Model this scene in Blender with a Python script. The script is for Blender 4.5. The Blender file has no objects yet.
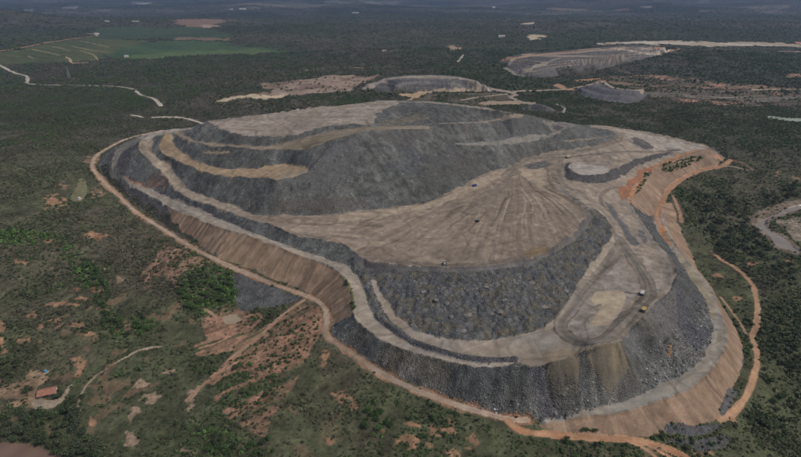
import bpy, bmesh, math, random
import numpy as np
from mathutils import Vector, Matrix
from mathutils.geometry import delaunay_2d_cdt
random.seed(7); RNG = np.random.default_rng(7)
SC = bpy.context.scene
COL = SC.collection

# ------------------------------------------------------------------ camera, sky, sun, exposure
F = 541.0; CX = 400.5; CY = 228.5; HC = 300.0
PITCH = math.atan((CY + 14) / F)
cp, sp = math.cos(PITCH), math.sin(PITCH)
cam = bpy.data.cameras.new('camera')
cam.sensor_width = 36.0; cam.lens = 36.0 * F / 801.0
cam.clip_start = 1.0; cam.clip_end = 60000.0
cam_o = bpy.data.objects.new('camera', cam); COL.objects.link(cam_o)
cam_o.location = (0, 0, HC); cam_o.rotation_euler = (math.pi / 2 - PITCH, 0, 0)
SC.camera = cam_o

SUN_EL, SUN_AZ = math.radians(52), math.radians(108)      # azimuth from +Y towards +X
world = bpy.data.worlds.new('World'); SC.world = world; world.use_nodes = True
nt = world.node_tree; nt.nodes.clear()
sky = nt.nodes.new('ShaderNodeTexSky'); sky.sky_type = 'NISHITA'; sky.sun_disc = False
sky.sun_elevation = SUN_EL; sky.sun_rotation = SUN_AZ
sky.air_density = 1.0; sky.dust_density = 6.0; sky.ozone_density = 0.6
bg = nt.nodes.new('ShaderNodeBackground'); bg.inputs['Strength'].default_value = 0.105
wo = nt.nodes.new('ShaderNodeOutputWorld')
nt.links.new(sky.outputs[0], bg.inputs[0]); nt.links.new(bg.outputs[0], wo.inputs[0])
sun = bpy.data.lights.new('sun', 'SUN'); sun.energy = 1.5; sun.angle = math.radians(10); sun.color = (1.0, 0.95, 0.88)
sun_o = bpy.data.objects.new('sun', sun); COL.objects.link(sun_o)
sd = Vector((math.sin(SUN_AZ) * math.cos(SUN_EL), math.cos(SUN_AZ) * math.cos(SUN_EL), math.sin(SUN_EL)))
sun_o.rotation_euler = sd.to_track_quat('Z', 'Y').to_euler(); sun_o.location = (0, 0, 900)
vs = SC.view_settings; vs.view_transform = 'Standard'; vs.look = 'None'; vs.gamma = 1.0
vs.use_curve_mapping = False; vs.exposure = -0.2

# ------------------------------------------------------------------ numeric helpers
def hsh(i, j, s):
    n = (i * 374761393 + j * 668265263 + s * 974634533) & 0xffffffff
    n = ((n ^ (n >> 13)) * 1274126177) & 0xffffffff
    return ((n ^ (n >> 16)) & 0xffff) / 65535.0
def vnoise(x, y, s=0):
    xi = np.floor(x).astype(np.int64); yi = np.floor(y).astype(np.int64)
    fx = x - xi; fy = y - yi
    fx = fx * fx * (3 - 2 * fx); fy = fy * fy * (3 - 2 * fy)
    return ((hsh(xi, yi, s) * (1 - fx) + hsh(xi + 1, yi, s) * fx) * (1 - fy)
            + (hsh(xi, yi + 1, s) * (1 - fx) + hsh(xi + 1, yi + 1, s) * fx) * fy)
def fbm(x, y, scale, octv=4, s=0):
    """fractal value noise, mean 0, about -1..1; scale = largest wavelength in metres"""
    x = np.asarray(x, float); y = np.asarray(y, float)
    r = np.zeros(np.broadcast(x, y).shape); a = 1.0; t = 0; k = 1.0 / scale
    for o in range(octv):
        ca, sa = math.cos(0.7 * o + s), math.sin(0.7 * o + s)
        r = r + a * (vnoise((x * ca - y * sa) * k + 31.7 * o, (x * sa + y * ca) * k + 17.3 * o, s + o) * 2 - 1)
        t += a; a *= 0.5; k *= 2.03
    return r / t * 1.6
def sstep(a, b, x):
    t = np.clip((x - a) / (b - a), 0, 1); return t * t * (3 - 2 * t)
def ray(u, v):
    a = (np.asarray(u, float) - CX) / F; b = (CY - np.asarray(v, float)) / F
    return a, cp + b * sp, -sp + b * cp
def unproj(u, v, z):
    dx, dy, dz = ray(u, v); t = (z - HC) / dz
    return dx * t, dy * t
def smooth(pts, closed=False, n=4):
    """Catmull-Rom through the traced points (any number of columns)"""
    P = np.array(pts, float)
    if len(P) < 3: return P
    if closed: Q = np.vstack([P[-1], P, P[0], P[1]])
    else: Q = np.vstack([2 * P[0] - P[1], P, 2 * P[-1] - P[-2]])
    out = []
    for i in range(1, len(Q) - 2):
        p0, p1, p2, p3 = Q[i - 1], Q[i], Q[i + 1], Q[i + 2]
        for k in range(n):
            t = k / n
            out.append(0.5 * (2 * p1 + (p2 - p0) * t + (2 * p0 - 5 * p1 + 4 * p2 - p3) * t * t + (3 * p1 - p0 - 3 * p2 + p3) * t ** 3))
    if not closed: out.append(P[-1])
    return np.array(out)
def gslice(shape, x0, x1, y0, y1, mg):
    """rows and columns of the terrain grid that can hold the box"""
    if len(shape) != 2 or 'GX' not in globals() or shape != GX.shape: return (slice(None),) * len(shape)
    r0, r1 = np.searchsorted(YR, (y0 - mg, y1 + mg)); r0 = max(r0 - 1, 0); r1 = min(r1 + 1, NR)
    if r1 <= r0: return (slice(0, 0), slice(0, 0))
    w = (WID(YR[r0]), WID(YR[r1 - 1]))
    a = min((x0 - mg) / q for q in w); b = max((x1 + mg) / q for q in w)
    c0 = min(max(int((a + 1) / 2 * (NCOL - 1)) - 1, 0), NCOL); c1 = min(max(int((b + 1) / 2 * (NCOL - 1)) + 2, 0), NCOL)
    return (slice(r0, r1), slice(c0, max(c1, c0)))
def in_poly(px, py, poly):
    r = np.zeros(px.shape, bool); n = len(poly)
    x0, y0 = poly.min(0); x1, y1 = poly.max(0)
    sl = gslice(px.shape, x0, x1, y0, y1, 22.0 if y1 < 1200 else 150.0); PX_ = px[sl]; PY_ = py[sl]
    idx = np.nonzero((PX_ >= x0) & (PX_ <= x1) & (PY_ >= y0) & (PY_ <= y1))
    X = PX_[idx]; Y = PY_[idx]; c = np.zeros(X.shape, bool)
    for i in range(n):
        xa, ya = poly[i]; xb, yb = poly[(i + 1) % n]
        if ya == yb: continue
        m = (ya > Y) != (yb > Y)
        c ^= m & (X < (xb - xa) * (Y - ya) / (yb - ya) + xa)
    r[sl][idx] = c
    return r
def line_dist(px, py, line, maxd):
    """distance to a world polyline and arc length at the nearest point; 1e9 beyond maxd"""
    D = np.full(px.shape, 1e9); S = np.zeros(px.shape); acc = 0.0
    for i in range(len(line) - 1):
        a = line[i]; b = line[i + 1]; L = math.hypot(b[0] - a[0], b[1] - a[1])
        if L < 1e-6: continue
        sl = gslice(px.shape, min(a[0], b[0]), max(a[0], b[0]), min(a[1], b[1]), max(a[1], b[1]), maxd)
        X = px[sl]; Y = py[sl]
        if X.size:
            t = np.clip(((X - a[0]) * (b[0] - a[0]) + (Y - a[1]) * (b[1] - a[1])) / (L * L), 0, 1)
            d = np.hypot(X - a[0] - t * (b[0] - a[0]), Y - a[1] - t * (b[1] - a[1]))
            d0 = D[sl]; s0 = S[sl]; better = (d < d0) & (d < maxd)
            d0[better] = d[better]; s0[better] = (acc + t * L)[better]
        acc += L
    return D, S

# ------------------------------------------------------------------ natural ground height
def base(x, y):
    x = np.asarray(x, float); y = np.asarray(y, float)
    z = 24 * sstep(520, 1150, y) + 22 * sstep(1500, 4500, y)
    z = z - 14 * sstep(-60, -300, x) * sstep(560, 330, y)                       # falls to the pond, front left
    z = z + 26 * sstep(-330, -700, x) * sstep(380, 700, y) * sstep(1700, 1100, y)
    q = x - (0.12 * y + 190 + 0.5 * np.maximum(y - 560, 0))
    z = z - 29 * sstep(-20, 120, q) * sstep(1050, 600, y) * sstep(1300, 900, x) # valley of the river, right
    z = z - 8 * sstep(40, 200, x) * sstep(390, 300, y)
    near = sstep(5000, 900, y)
    z = z + near * (6.5 * fbm(x, y, 230, 2, 3) * sstep(250, 420, y) + 2.2 * fbm(x, y, 70, 2, 5))
    z = z + 24 * fbm(x, y, 900, 3, 11) * sstep(1300, 2600, y) * sstep(9000, 5000, y)
    z = z + 34 * np.exp(-(((x + 330) / 210) ** 2 + ((y - 1330) / 75) ** 2))     # wooded rise behind the dump
    z = z + 120 * np.exp(-(((x + 3500) / 900) ** 2 + ((y - 4300) / 620) ** 2))   # dark hill above the fields
    rid = 1 - np.abs(fbm(x * 0.7, y, 2300, 5, 21)) * 1.5
    z = z + sstep(5200, 8200, y) * (60 * fbm(x, y, 1500, 5, 25) + 70 * np.maximum(rid, 0) ** 2 * sstep(6000, 9500, y)) + 150 * sstep(9500, 14500, y) * (0.4 + np.maximum(rid, 0))
    z = z - 30 * sstep(4200, 5600, y) * sstep(8200, 6500, y)
    return z
def on_base(u, v, off=0.0):
    z = np.zeros(np.shape(u))
    for k in range(25):
        x, y = unproj(u, v, z + off); z = 0.5 * z + 0.5 * base(x, y)
    x, y = unproj(u, v, z + off)
    return x, y, z + off

# ------------------------------------------------------------------ break lines of the dumps: traced pixel, elevation
def line(pts, z, base_off=None):
    """-> world polyline (n,3); z a number, a (start, end) pair or one per point; None = natural ground"""
    P = np.array(pts, float)
    if z is None:
        Q = smooth(P)
        return np.stack(on_base(Q[:, 0], Q[:, 1], base_off or 0.0), 1)
    if np.isscalar(z): Z = np.full(len(P), float(z))
    elif len(z) == 2 and len(P) != 2: Z = np.linspace(z[0], z[1], len(P))
    else: Z = np.array(z, float)
    Q = smooth(np.column_stack([P, Z]))
    x, y = unproj(Q[:, 0], Q[:, 1], Q[:, 2])
    return np.column_stack([x, y, Q[:, 2]])
# --- pixel traces
P_ROADL = [(164,130.5),(158.8,131.5),(141,135),(124,140),(110,147),(97,155),(92,164),(95,172),(103,181),(110.5,188.5),(123,200),(136,212),(150,221),(166,231),(182,241),(200,251.5),(225,264),(250,274.5),(276,285),(300,293),(317,301),(325,309),(327,320),(325,331),(329,338),(341,346.5),(358.5,358.5),(376,370.5),(395,380.5),(420,391.5),(441,399.5),(465,407.5),(490,414.5),(511,419.5),(527,420)]
P_TOEL = [(166,131.5),(150,136),(128,143),(112,150),(103,157),(99,165),(101,172),(108,180),(118,189),(132,201),(148,212),(162,222),(180,234),(201,246),(220,258.5),(237.5,263.5),(255,270.5),(269,277.5),(290,284.5),(299,287.5),(311,293.8),(323,302.5),(331,314),(334,322.8),(331.5,333),(338,339),(353,349),(372.5,361.5),(393.5,374.5),(420,386),(442.8,395.5),(469,404.5),(499,412.5),(525,416.5),(540,418)]
P_L1 = [(170,131),(150,133.5),(137.5,137.5),(125.5,143),(114.5,152.5),(111.5,165),(113,172),(124.5,181.5),(140,191),(158,200.8),(168,207),(182,213),(198,219),(220,228.2),(241,233.6),(260,240.6),(272.5,244.3),(290,252.5),(304,257.5),(325,263.5),(335.5,269.5),(344,278),(349.5,287),(352,296),(353,313),(357,321),(367,329.8),(386.5,342.9),(407.5,351.6),(428.5,357.4),(451.5,363),(472.5,366.6),(504,368.2),(528.5,367.3),(542.5,365.5),(557.5,361.5),(584,352.8),(602,346),(617,340.5)]
Z_L1 = [30,30,30,30,30,29,28.5,28,28,28,28,28,28,28,28,27.5,27,26,25,24,23,22,22,22,22,21.5,21,20.5,20,20,20,20,20,20.5,21,22,24,25,26]
P_L1IN = [(172,133),(154,136),(140,140),(128,146),(119,155),(116,167),(122.8,176),(136.8,184),(152.5,190),(173.5,200),(194.5,207.2),(205,211),(219,218),(237.5,226.4),(258.5,234.3),(276,241.3),(293.5,247.4),(311,253.5),(328.5,259),(343,264),(353,271),(360,280),(365.5,300),(372.5,314),(381,324.5),(397,334.5),(414.5,344.6),(440,352),(475,361),(515,361.5)]
Z_L1IN = [31,31,31,31,30,29,28.5,28.5,28.5,28.5,28.5,28.5,28.5,28,28,27.5,26.5,25.5,24.5,23.5,22.5,22.5,22.5,22,21.5,21,20.5,20.5,20.5,21]
P_R2L = [(147,135.5),(139,142.5),(139.5,151),(150,161.8),(158,169),(165,177),(173.5,188.5),(184,196.5),(198,202.5),(214,206.5),(230.5,212.8),(251.5,220.3),(272.5,225),(290,234),(307.5,237.5),(328.5,241.5),(342.5,244),(355.5,252),(363,258.4),(375,261.9),(410,265.4),(438,267),(465,267.8),(488,266.5),(508,263.5),(526,259),(551,248.5),(571,235),(583,222.5),(587,213)]
Z_R2L = [44,46,48,48,47,46,45,44,43.5,43,42.5,42,41.5,41,40.5,40.5,41,42,43,44,45,46,46,46,46,46,46,46,46.5,47]
P_R2R = [(153,136.5),(151.8,143),(152,152),(160.5,160),(171,167),(178.8,178),(187.5,187.6),(201.5,195.5),(219,201),(234,205.2),(247,211.8),(264,215.2),(290,215.3),(318,215.2),(343,212.8),(362,210.5),(378,209),(396,206.5),(425,203),(440,196.5),(456,189.5),(470,181),(484,173.5),(500,169),(509,166.5),(519.5,161.5),(533.5,154.7),(549,152),(565,150),(582.5,147.5),(600,144),(612,140),(618,136.5),(614,132.5),(606,129.5),(590,127),(576,125)]
Z_R2R = [45,47,49,49,48,47,46,45,44.5,44,43.5,43.5,44,44.5,45,45,45.5,46,46.5,47,48,49,50,51,52,53,54,55,57,59,61,63,65,67,69,71,72]
P_YLO = [(165,133),(161.5,140.8),(157.9,148),(164,154.8),(178,161.8),(194.5,168.4),(215.5,175),(237.5,177),(252,178),(265.5,178),(278,180.3),(293.5,176.2),(307.5,172.6)]
Z_YLO = [52,58,63,66,69,72,75,76,76.5,77,77,78,79]
P_YHI = [(170,133.5),(172,138),(178,147.8),(188.5,156.5),(202.5,163.5),(220,167.5),(237.5,168.9),(258.5,168.5),(276,164.8),(292,165.4),(307.5,168.9)]
Z_YHI = [54,59,66,69,72,75.5,77,78,79,79,79.5]
P_RAMPLO = [(174,133.5),(192,142),(206,145),(220,147),(237.5,148),(264,150.3),(281,149),(297,150.3),(311,148.5),(328.5,141.5),(345,136),(372.5,130.5),(395,129.2),(425,129.2)]
Z_RAMPLO = [58,70,80,86,88.5,91,93,95,97,101,104,107,108,108]
P_RAMPHI = [(176,131.5),(192,139),(206,142),(226,144.2),(252.5,146),(273.5,145),(294.5,140),(308.5,135.8),(331,131.3),(350,128.3),(373,126.8),(395,126.2),(425,126.3)]
Z_RAMPHI = [60,72,82,88,90.5,93,97,101,104,106,108,109,109]
P_TOPF = [(205,124),(212,124),(226,131),(244,134.6),(261,135.6),(284,136.3),(298,132),(314,128.6),(338,125.3),(355,124),(372.5,125),(376,114),(390,107)]
Z_TOPF = [88,94,99,101.5,102.5,103.5,105,106,107,108,109,110,111]
P_REAR = [(208,121),(222,119.3),(235,117.8),(261,114.6),(287.5,112),(314,107.8),(346,105),(369,102),(390,100.3),(418,100.3),(440,101.8),(468,105),(489,107.8),(510,112),(525.8,114.6),(548,119),(570,123),(580,124.5),(600,125),(622,128.5),(645,131.5),(668,136.5),(690,141.5),(706,145.3),(709,148)]
Z_REAR = [88,95,101,103,105,108,111,115,119,121,120,118,115,108,101,86,72,70,66,58,48,44,42,41,41]
P_B3 = [(425,127.5),(440,124.3),(462,123.6),(484,122.6),(505,118.7),(522,115.5)]
Z_B3 = [108,106,102.5,99.5,98,97.5]
P_B3I = [(425,125),(440,122.3),(462,121.8),(484,120.8),(505,117.2),(522,114.3)]
Z_B3I = [109,106.5,103,100,98.5,97.8]
P_B2 = [(440,143),(456,144.6),(476,145),(501,143.4),(525,140),(548,136.8),(556,132.5),(569.5,125.3)]
Z_B2 = [82,80,78,75,71.5,68,67,66.5]
P_B2I = [(440,141.5),(456,142.8),(476,143.2),(501,141.4),(525,137.4),(546,133.5),(553,129.5),(556,123)]
Z_B2I = [82.5,80.5,78.5,75.5,72,68.5,69,72]
P_PADT = [(571.5,164),(568,169),(580,174.8),(598,174.8),(610,171),(622,165),(638,158.8),(652,153.8),(668,152.3)]
P_PADB = [(566,164),(564.5,172.5),(568,180),(584,182.6),(606.5,181.7),(620.5,176.3),(633,167.8),(648.5,160.7),(666,155)]
P_RCREST = [(709,148),(700,151),(685,155.5),(668,162),(651,170.5),(643,182),(635,194),(631,204),(642,223),(654.5,239),(668,256),(675,268),(675,282),(668,295),(650,308),(636,320),(625,333),(617,340.5)]
Z_RCREST = [41,41,41.5,42,42,41.5,41,40,36,33,31,30,29,28.5,28,27.5,27,26]
P_RTOE = [(722,160),(716,166),(703,168),(687,174),(675,181.5),(666,190),(659,203),(652.5,217),(653.5,222.5),(663,237.5),(674,253),(683.8,268.8),(696,286),(708,303.8),(712,320),(712,334),(706.5,352),(696,367.5),(678.5,377),(661,384),(645,391.3),(624,400),(601,407),(585.5,412.5),(566,416.8),(545,419.5)]
Z_RTOE = [26,25,23,21,19,17,14,11,9,6,4,2,1,0.5,0,0,0,0,0,0,0,0,0,-0.5,-1,-1.5]
P_BENCHO = [(661,205),(665,218),(668,231),(677,246),(689,262),(696,270.5),(706.5,282.8),(717,302),(723.5,320),(727,334),(726.6,346),(720.5,357.6),(710,372.3),(696,384.3),(680,392.6),(659,400.3),(638,408.3),(617,413.6),(584,417.5),(560,421),(545,423)]
Z_BENCHO = [13,11,8,5,2.5,1.5,1,0,0,0,0,0,0,0,0,0,-0.5,-0.5,-1,-1.5,-2]
P_TANTOE = [(673,203),(677,218),(682,233),(690,250),(694,262),(701,274),(712,288),(720.5,303.8),(731,319.5),(739,336),(743.3,351.5),(742.4,366),(735.5,380),(729.5,390),(722.5,404),(720.5,414),(713.5,421.6),(690,424.5),(666,434.8),(624,436),(578.5,433.5),(550.5,429.8),(540,424)]
LINES = {}
def near(Lw, x, y):
    """distance to a polyline in plan and the height there"""
    bd = np.full(x.shape, 1e9); bz = np.zeros(x.shape)
    for a, b in zip(Lw[:-1], Lw[1:]):
        L2 = max((b[0] - a[0]) ** 2 + (b[1] - a[1]) ** 2, 1e-6)
        t = np.clip(((x - a[0]) * (b[0] - a[0]) + (y - a[1]) * (b[1] - a[1])) / L2, 0, 1)
        d = np.hypot(x - a[0] - t * (b[0] - a[0]), y - a[1] - t * (b[1] - a[1])); m = d < bd
        bd = np.where(m, d, bd); bz = np.where(m, a[2] + t * (b[2] - a[2]), bz)
    return bd, bz
def climb(pts, lower, deg, z0, ends=(None, None), it=90, sm=2, cap=60.0):
    """a crest traced in the photo: its height is what a face of this steepness above the lower line gives"""
    P = np.array(pts, float); z = np.full(len(P), float(z0)) if np.isscalar(z0) else np.array(z0, float); T = math.tan(math.radians(deg))
    for k in range(it):
        x, y = unproj(P[:, 0], P[:, 1], z); d, zl = near(lower, x, y)
        z = 0.75 * z + 0.25 * (zl + np.minimum(d * T, cap))
        for q in range(sm): z[1:-1] = 0.25 * z[:-2] + 0.5 * z[1:-1] + 0.25 * z[2:]
        if ends[0] is not None: z[0] = ends[0]
        if ends[1] is not None: z[-1] = ends[1]
    return z
toel = LINES['toel'] = line(P_TOEL, None, 0.2)
z_l1 = climb(P_L1[:-1], toel, 35, 20, sm=3); z_l1 = np.append(z_l1, z_l1[-1]); LINES['l1'] = line(P_L1, z_l1)
z_in = climb(P_L1IN, LINES['l1'], 2, 20); LINES['l1in'] = line(P_L1IN, z_in)
zf = float(np.mean(z_in[24:])); print('front bench', zf, 'left bench', z_l1[4:20:4])
HF = [(369,283),(377,285),(383,296),(390,304.5),(397,316),(414.5,329),(432,335.5),(457.5,339.5),(478.5,341),(510,337),(536,331.5),(550,322),(566,306),(582,278),(592.5,262),(602,250),(611,239),(613,229),(606,218),(596,210.5)]
z_hf = zf + np.array([1.5,1,1,1,1,1,1.5,2,2.5,3.5,5,6,7,8,9,11,13,16,20,23]); LINES['heapfoot'] = line(HF, z_hf)
z_a = climb(P_R2L[:18], LINES['l1in'], 33, 34); z_b = climb(P_R2L[18:], LINES['heapfoot'], 13, 40, sm=4); z_b = np.maximum(z_b, zf + 14)
z_r2l = np.concatenate([z_a, z_b])
for q in range(6): z_r2l[14:-1] = 0.25 * z_r2l[13:-2] + 0.5 * z_r2l[14:-1] + 0.25 * z_r2l[15:]
LINES['r2l'] = line(P_R2L, z_r2l); print('second road / fan edge', z_r2l.round())
zfan = float(np.mean(z_r2l[20:28]))
z_r2r = climb(P_R2R[:12], LINES['r2l'], 1.5, 40); z_r2r = np.concatenate([z_r2r, np.linspace(z_r2r[-1], zfan + 4, 12), zfan + np.array(Z_R2R[24:]) - 47.5])
LINES['r2r'] = line(P_R2R, z_r2r); print('platform back edge', z_r2r.round())
HT = [(366,268),(385,272),(410,274.5),(440,276),(470,276),(495,273.5),(515,269),(536,261),(556,250.5),(574,238.5),(588,224)]
LINES['heaptop'] = line(HT, climb(HT, LINES['heapfoot'], 10, 30))
z_ylo = climb(P_YLO, LINES['r2r'], 33, 60); LINES['ylo'] = line(P_YLO, z_ylo); z_yhi = climb(P_YHI, LINES['ylo'], 2, 60); LINES['yhi'] = line(P_YHI, z_yhi); print('ochre ramp', z_ylo.round())
face_foot = np.vstack([LINES['yhi'], LINES['r2r'][4 * 13:4 * 24]])
z_rl = climb(P_RAMPLO, face_foot, 31, 80, sm=3); LINES['ramplo'] = line(P_RAMPLO, z_rl); z_rh = climb(P_RAMPHI, LINES['ramplo'], 3, 80); LINES['ramphi'] = line(P_RAMPHI, z_rh); print('upper ramp', z_rl.round())
z_tf = climb(P_TOPF[:11], LINES['ramphi'], 33, 100); z_tf = np.append(z_tf, [z_tf[-1] + 1, z_tf[-1] + 2]); LINES['topf'] = line(P_TOPF, z_tf); print('plateau edge', z_tf.round())
z_b2 = climb(P_B2, LINES['r2r'][4 * 20:], 29, 70, sm=3); LINES['b2'] = line(P_B2, z_b2); z_b2i = climb(P_B2I, LINES['b2'], 2, 70); LINES['b2i'] = line(P_B2I, z_b2i); print('bench', z_b2.round())
z_b3 = climb(P_B3, LINES['b2i'], 30, 95, sm=3); LINES['b3'] = line(P_B3, z_b3); z_b3i = climb(P_B3I, LINES['b3'], 2, 95); LINES['b3i'] = line(P_B3I, z_b3i); print('top bench', z_b3.round())
z_rt = np.array(Z_RTOE, float); q_ = on_base(np.array(P_RTOE[:8])[:, 0], np.array(P_RTOE[:8])[:, 1]); z_rt[:8] = q_[2]; z_rt[8:11] = [max(9, z_rt[7] * 0.7), max(6, z_rt[7] * 0.45), 4]
LINES['rtoe'] = line(P_RTOE, z_rt); z_bo = np.array(Z_BENCHO, float); z_bo[:5] = [z_rt[6], z_rt[7] * 0.9, z_rt[8] * 0.9, z_rt[9] * 0.85, 3.0]; print('right toe', z_rt.round(1)); LINES['bencho'] = line(P_BENCHO, z_bo); LINES['tantoe'] = line(P_TANTOE, None)
z_rc = climb(P_RCREST, LINES['rtoe'], 33, 35, ends=(None, z_l1[-1]), sm=2); LINES['rcrest'] = line(P_RCREST, z_rc); print('right crest', z_rc.round())
z_re = np.array(Z_REAR, float)
z_re[:9] = climb(P_REAR[:9], LINES['topf'], 2, 100, cap=5); z_re[9:15] = climb(P_REAR[9:15], LINES['b3i'], 24, 110, sm=3, cap=17)
z_re[15:] = z_rc[0] + (np.array(Z_REAR[15:]) - 41) / (72 - 41) * (z_r2r[-1] - z_rc[0]); z_re[15] = 0.5 * (z_re[14] + z_re[16])
for q in range(4): z_re[1:-1] = 0.25 * z_re[:-2] + 0.5 * z_re[1:-1] + 0.25 * z_re[2:]
LINES['rear'] = line(P_REAR, z_re); print('rear', z_re.round())
zs = float(np.mean(z_rc[2:6])); zq = 0.5 * (zs + zfan)
LINES['padb'] = line(P_PADB, np.linspace(zfan + 7, zs + 4, 9)); LINES['padt'] = line(P_PADT, np.linspace(zfan + 7, zs + 4, 9) + np.array([3,5,6,6.5,7,7,6,4,1.5]))
LINES['road3'] = line([(560,160),(560,176),(567,187),(581,195.5),(595,204),(607,216.5),(614.5,228),(618.5,239),(622,252)], np.linspace(zfan + 7, z_rc[10] + 2, 9))
LINES['ring'] = line([(617,262),(605,268),(582,295),(562,325),(580,341),(600,340),(630,315),(646,294),(636,272)], [z_rc[10] + 1, z_rc[10], 0.5 * (z_rc[12] + z_hf[12]), z_hf[11], z_l1[-3] + 0.5, z_l1[-2] + 0.5, z_rc[-3], z_rc[-5], z_rc[-7]])
# hidden back of the dump: crest pushed outwards down to the natural ground
cen = np.array([40.0, 690.0])
back = []
for p in LINES['rear'][:-5]:
    d = p[:2] - cen; d /= np.linalg.norm(d)
    if p[0] < -280: d = np.array([-0.75, 0.66])
    q = p[:2] + d * 2
    for k in range(12): q = p[:2] + d * max(6.0, (p[2] - base(*q)) * 1.5)
    back.append((q[0], q[1], float(base(*q))))
back = np.array(back[2:])
outline = np.vstack([LINES['toel'][::-1][:, :2], [on_base(168, 130.5)[:2]], back[:, :2],
                     [on_base(u, v)[:2] for u, v in ((712, 146.5), (726, 158))], [on_base(723, 161)[:2]],
                     LINES['rtoe'][2:26:2, :2], LINES['tantoe'][:, :2]])
extra = np.vstack([back] + [[np.array(on_base(u, v)) for u, v in ((168, 130.5), (712, 146.5), (726, 158), (723, 161))]])

def tin(polys, pts_extra):
    V = []; Z = []; E = []
    for L in polys:
        n0 = len(V)
        for p in L: V.append(Vector((p[0], p[1]))); Z.append(p[2])
        E += [(n0 + i, n0 + i + 1) for i in range(len(L) - 1)]
    for p in pts_extra: V.append(Vector((p[0], p[1]))); Z.append(p[2])
    vo, eo, fo, ov, oe, of = delaunay_2d_cdt(V, E, [], 0, 1e-4)
    xy = np.array([(v.x, v.y) for v in vo]); z = np.zeros(len(xy)); P0 = np.array([(v.x, v.y) for v in V]); Z0 = np.array(Z)
    for i, o in enumerate(ov):
        if o: z[i] = Z0[o[0]]
        else:
            d = np.hypot(P0[:, 0] - xy[i, 0], P0[:, 1] - xy[i, 1]); k = np.argsort(d)[:4]; w = 1 / (d[k] + 0.1); z[i] = (Z0[k] * w).sum() / w.sum()
    return xy, z, [tuple(f) for f in fo]
def tin_eval(T, X, Y, out):
    xy, z, fs = T
    for a, b, c in fs:
        pa, pb, pc = xy[a], xy[b], xy[c]
        det = (pb[0] - pa[0]) * (pc[1] - pa[1]) - (pc[0] - pa[0]) * (pb[1] - pa[1])
        if abs(det) < 1e-6: continue
        x0, x1 = min(pa[0], pb[0], pc[0]), max(pa[0], pb[0], pc[0]); y0, y1 = min(pa[1], pb[1], pc[1]), max(pa[1], pb[1], pc[1])
        r0, r1 = np.searchsorted(YR, (y0, y1)); r1 = min(r1 + 1, NR); r0 = max(r0 - 1, 0)
        if r1 <= r0: continue
        w = np.array([WID(YR[r0]), WID(YR[r1 - 1])])
        s0 = min((x0 / w).min(), (x0 / w).max()); s1 = max((x1 / w).min(), (x1 / w).max())
        c0 = max(int((s0 + 1) / 2 * (NCOL - 1)) - 1, 0); c1 = min(int((s1 + 1) / 2 * (NCOL - 1)) + 2, NCOL)
        if c1 <= c0: continue
        px = X[r0:r1, c0:c1]; py = Y[r0:r1, c0:c1]
        l1 = ((px - pa[0]) * (pc[1] - pa[1]) - (pc[0] - pa[0]) * (py - pa[1])) / det
        l2 = ((pb[0] - pa[0]) * (py - pa[1]) - (px - pa[0]) * (pb[1] - pa[1])) / det
        m = (l1 >= -1e-6) & (l2 >= -1e-6) & (l1 + l2 <= 1 + 1e-6)
        zz = z[a] + l1 * (z[b] - z[a]) + l2 * (z[c] - z[a])
        o = out[r0:r1, c0:c1]; o[m] = zz[m]

# ------------------------------------------------------------------ terrain grid (finer near the viewer)
def rows():
    y = 175.0; r = [y]
    while y < 15500:
        if y < 280: d = 1.6
        elif y < 650: d = 1.08
        elif y < 1000: d = 1.08 + (y - 650) / 350 * 0.95
        elif y < 2000: d = 2.03 + (y - 1000) / 1000 * 5
        else: d = 6.9 * (y / 2000) ** 1.75
        y += d; r.append(y)
    return np.array(r)
YR = rows(); NR = len(YR); NCOL = 981
WID = lambda y: 0.80 * y + 160.0
S = np.linspace(-1, 1, NCOL)
GX = S[None, :] * WID(YR)[:, None]; GY = np.repeat(YR[:, None], NCOL, 1)
print('grid', NR, NCOL)
GZ = base(GX, GY)
def apply_tin(T, outl):
    tz = np.full(GX.shape, np.nan); tin_eval(T, GX, GY, tz)
    m = in_poly(GX, GY, outl) & ~np.isnan(tz)
    GZ[m] = tz[m]
    return m
DUMP = apply_tin(tin(list(LINES.values()), extra), outline)

# other dumps farther back, each a mound with its own break lines
def mound(crest, zc, toe, rear_h, benches=()):
    C = line(crest, zc); Tt = line(toe, None)
    r = []
    for p in C:
        d = np.array([p[0] * 0.3, 1.0]) if True else 0
        d = d / np.linalg.norm(d) if np.linalg.norm(d) else d
        d = np.array([0.0, 1.0]); q = p[:2] + d * max(30.0, (p[2] - base(*p[:2])) * 2.0 + rear_h)
        r.append((q[0], q[1], float(base(*q))))
    r = np.array(r)
    plate = C.copy(); plate[:, 1] += rear_h
    polys = [C, Tt, plate] + [line(b, z) for b, z in benches]
    o = np.vstack([Tt[:, :2], r[::-1, :2]])
    return apply_tin(tin(polys, r), o)
M2 = mound([(362,87),(366,85.5),(378,80.8),(392,77.5),(404,76),(425,75.8),(440,76),(466,78),(480,83),(491,87.5),(510,91)], [42,44,50,56,60,61,61,59,52,45,42],
           [(358,89),(364,90.3),(378,91),(392,92),(412,92.3),(434,91.6),(460,91.6),(478,91.6),(496,92),(514,92.5)], 25,
           [([(395,84),(410,81.5),(430,81),(452,83),(470,87)], [50,52,52,51,47])])
M3 = mound([(503,60.5),(507,58.6),(520,56.5),(538,54),(576,51.6),(600,49),(625,46.6),(650,46.8),(672,47.5),(684,48.5)], [48,54,58,62,65,68,70,71,71,70],
           [(502,62),(505,67),(511,72),(518,75.8),(531,78),(551,77),(575,74),(600,70),(625,64),(650,57.5),(672,52),(686,50)], 60,
           [([(522,68),(545,62.5),(575,59),(600,56.5),(625,53)], [50,54,57,60,64])])
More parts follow.
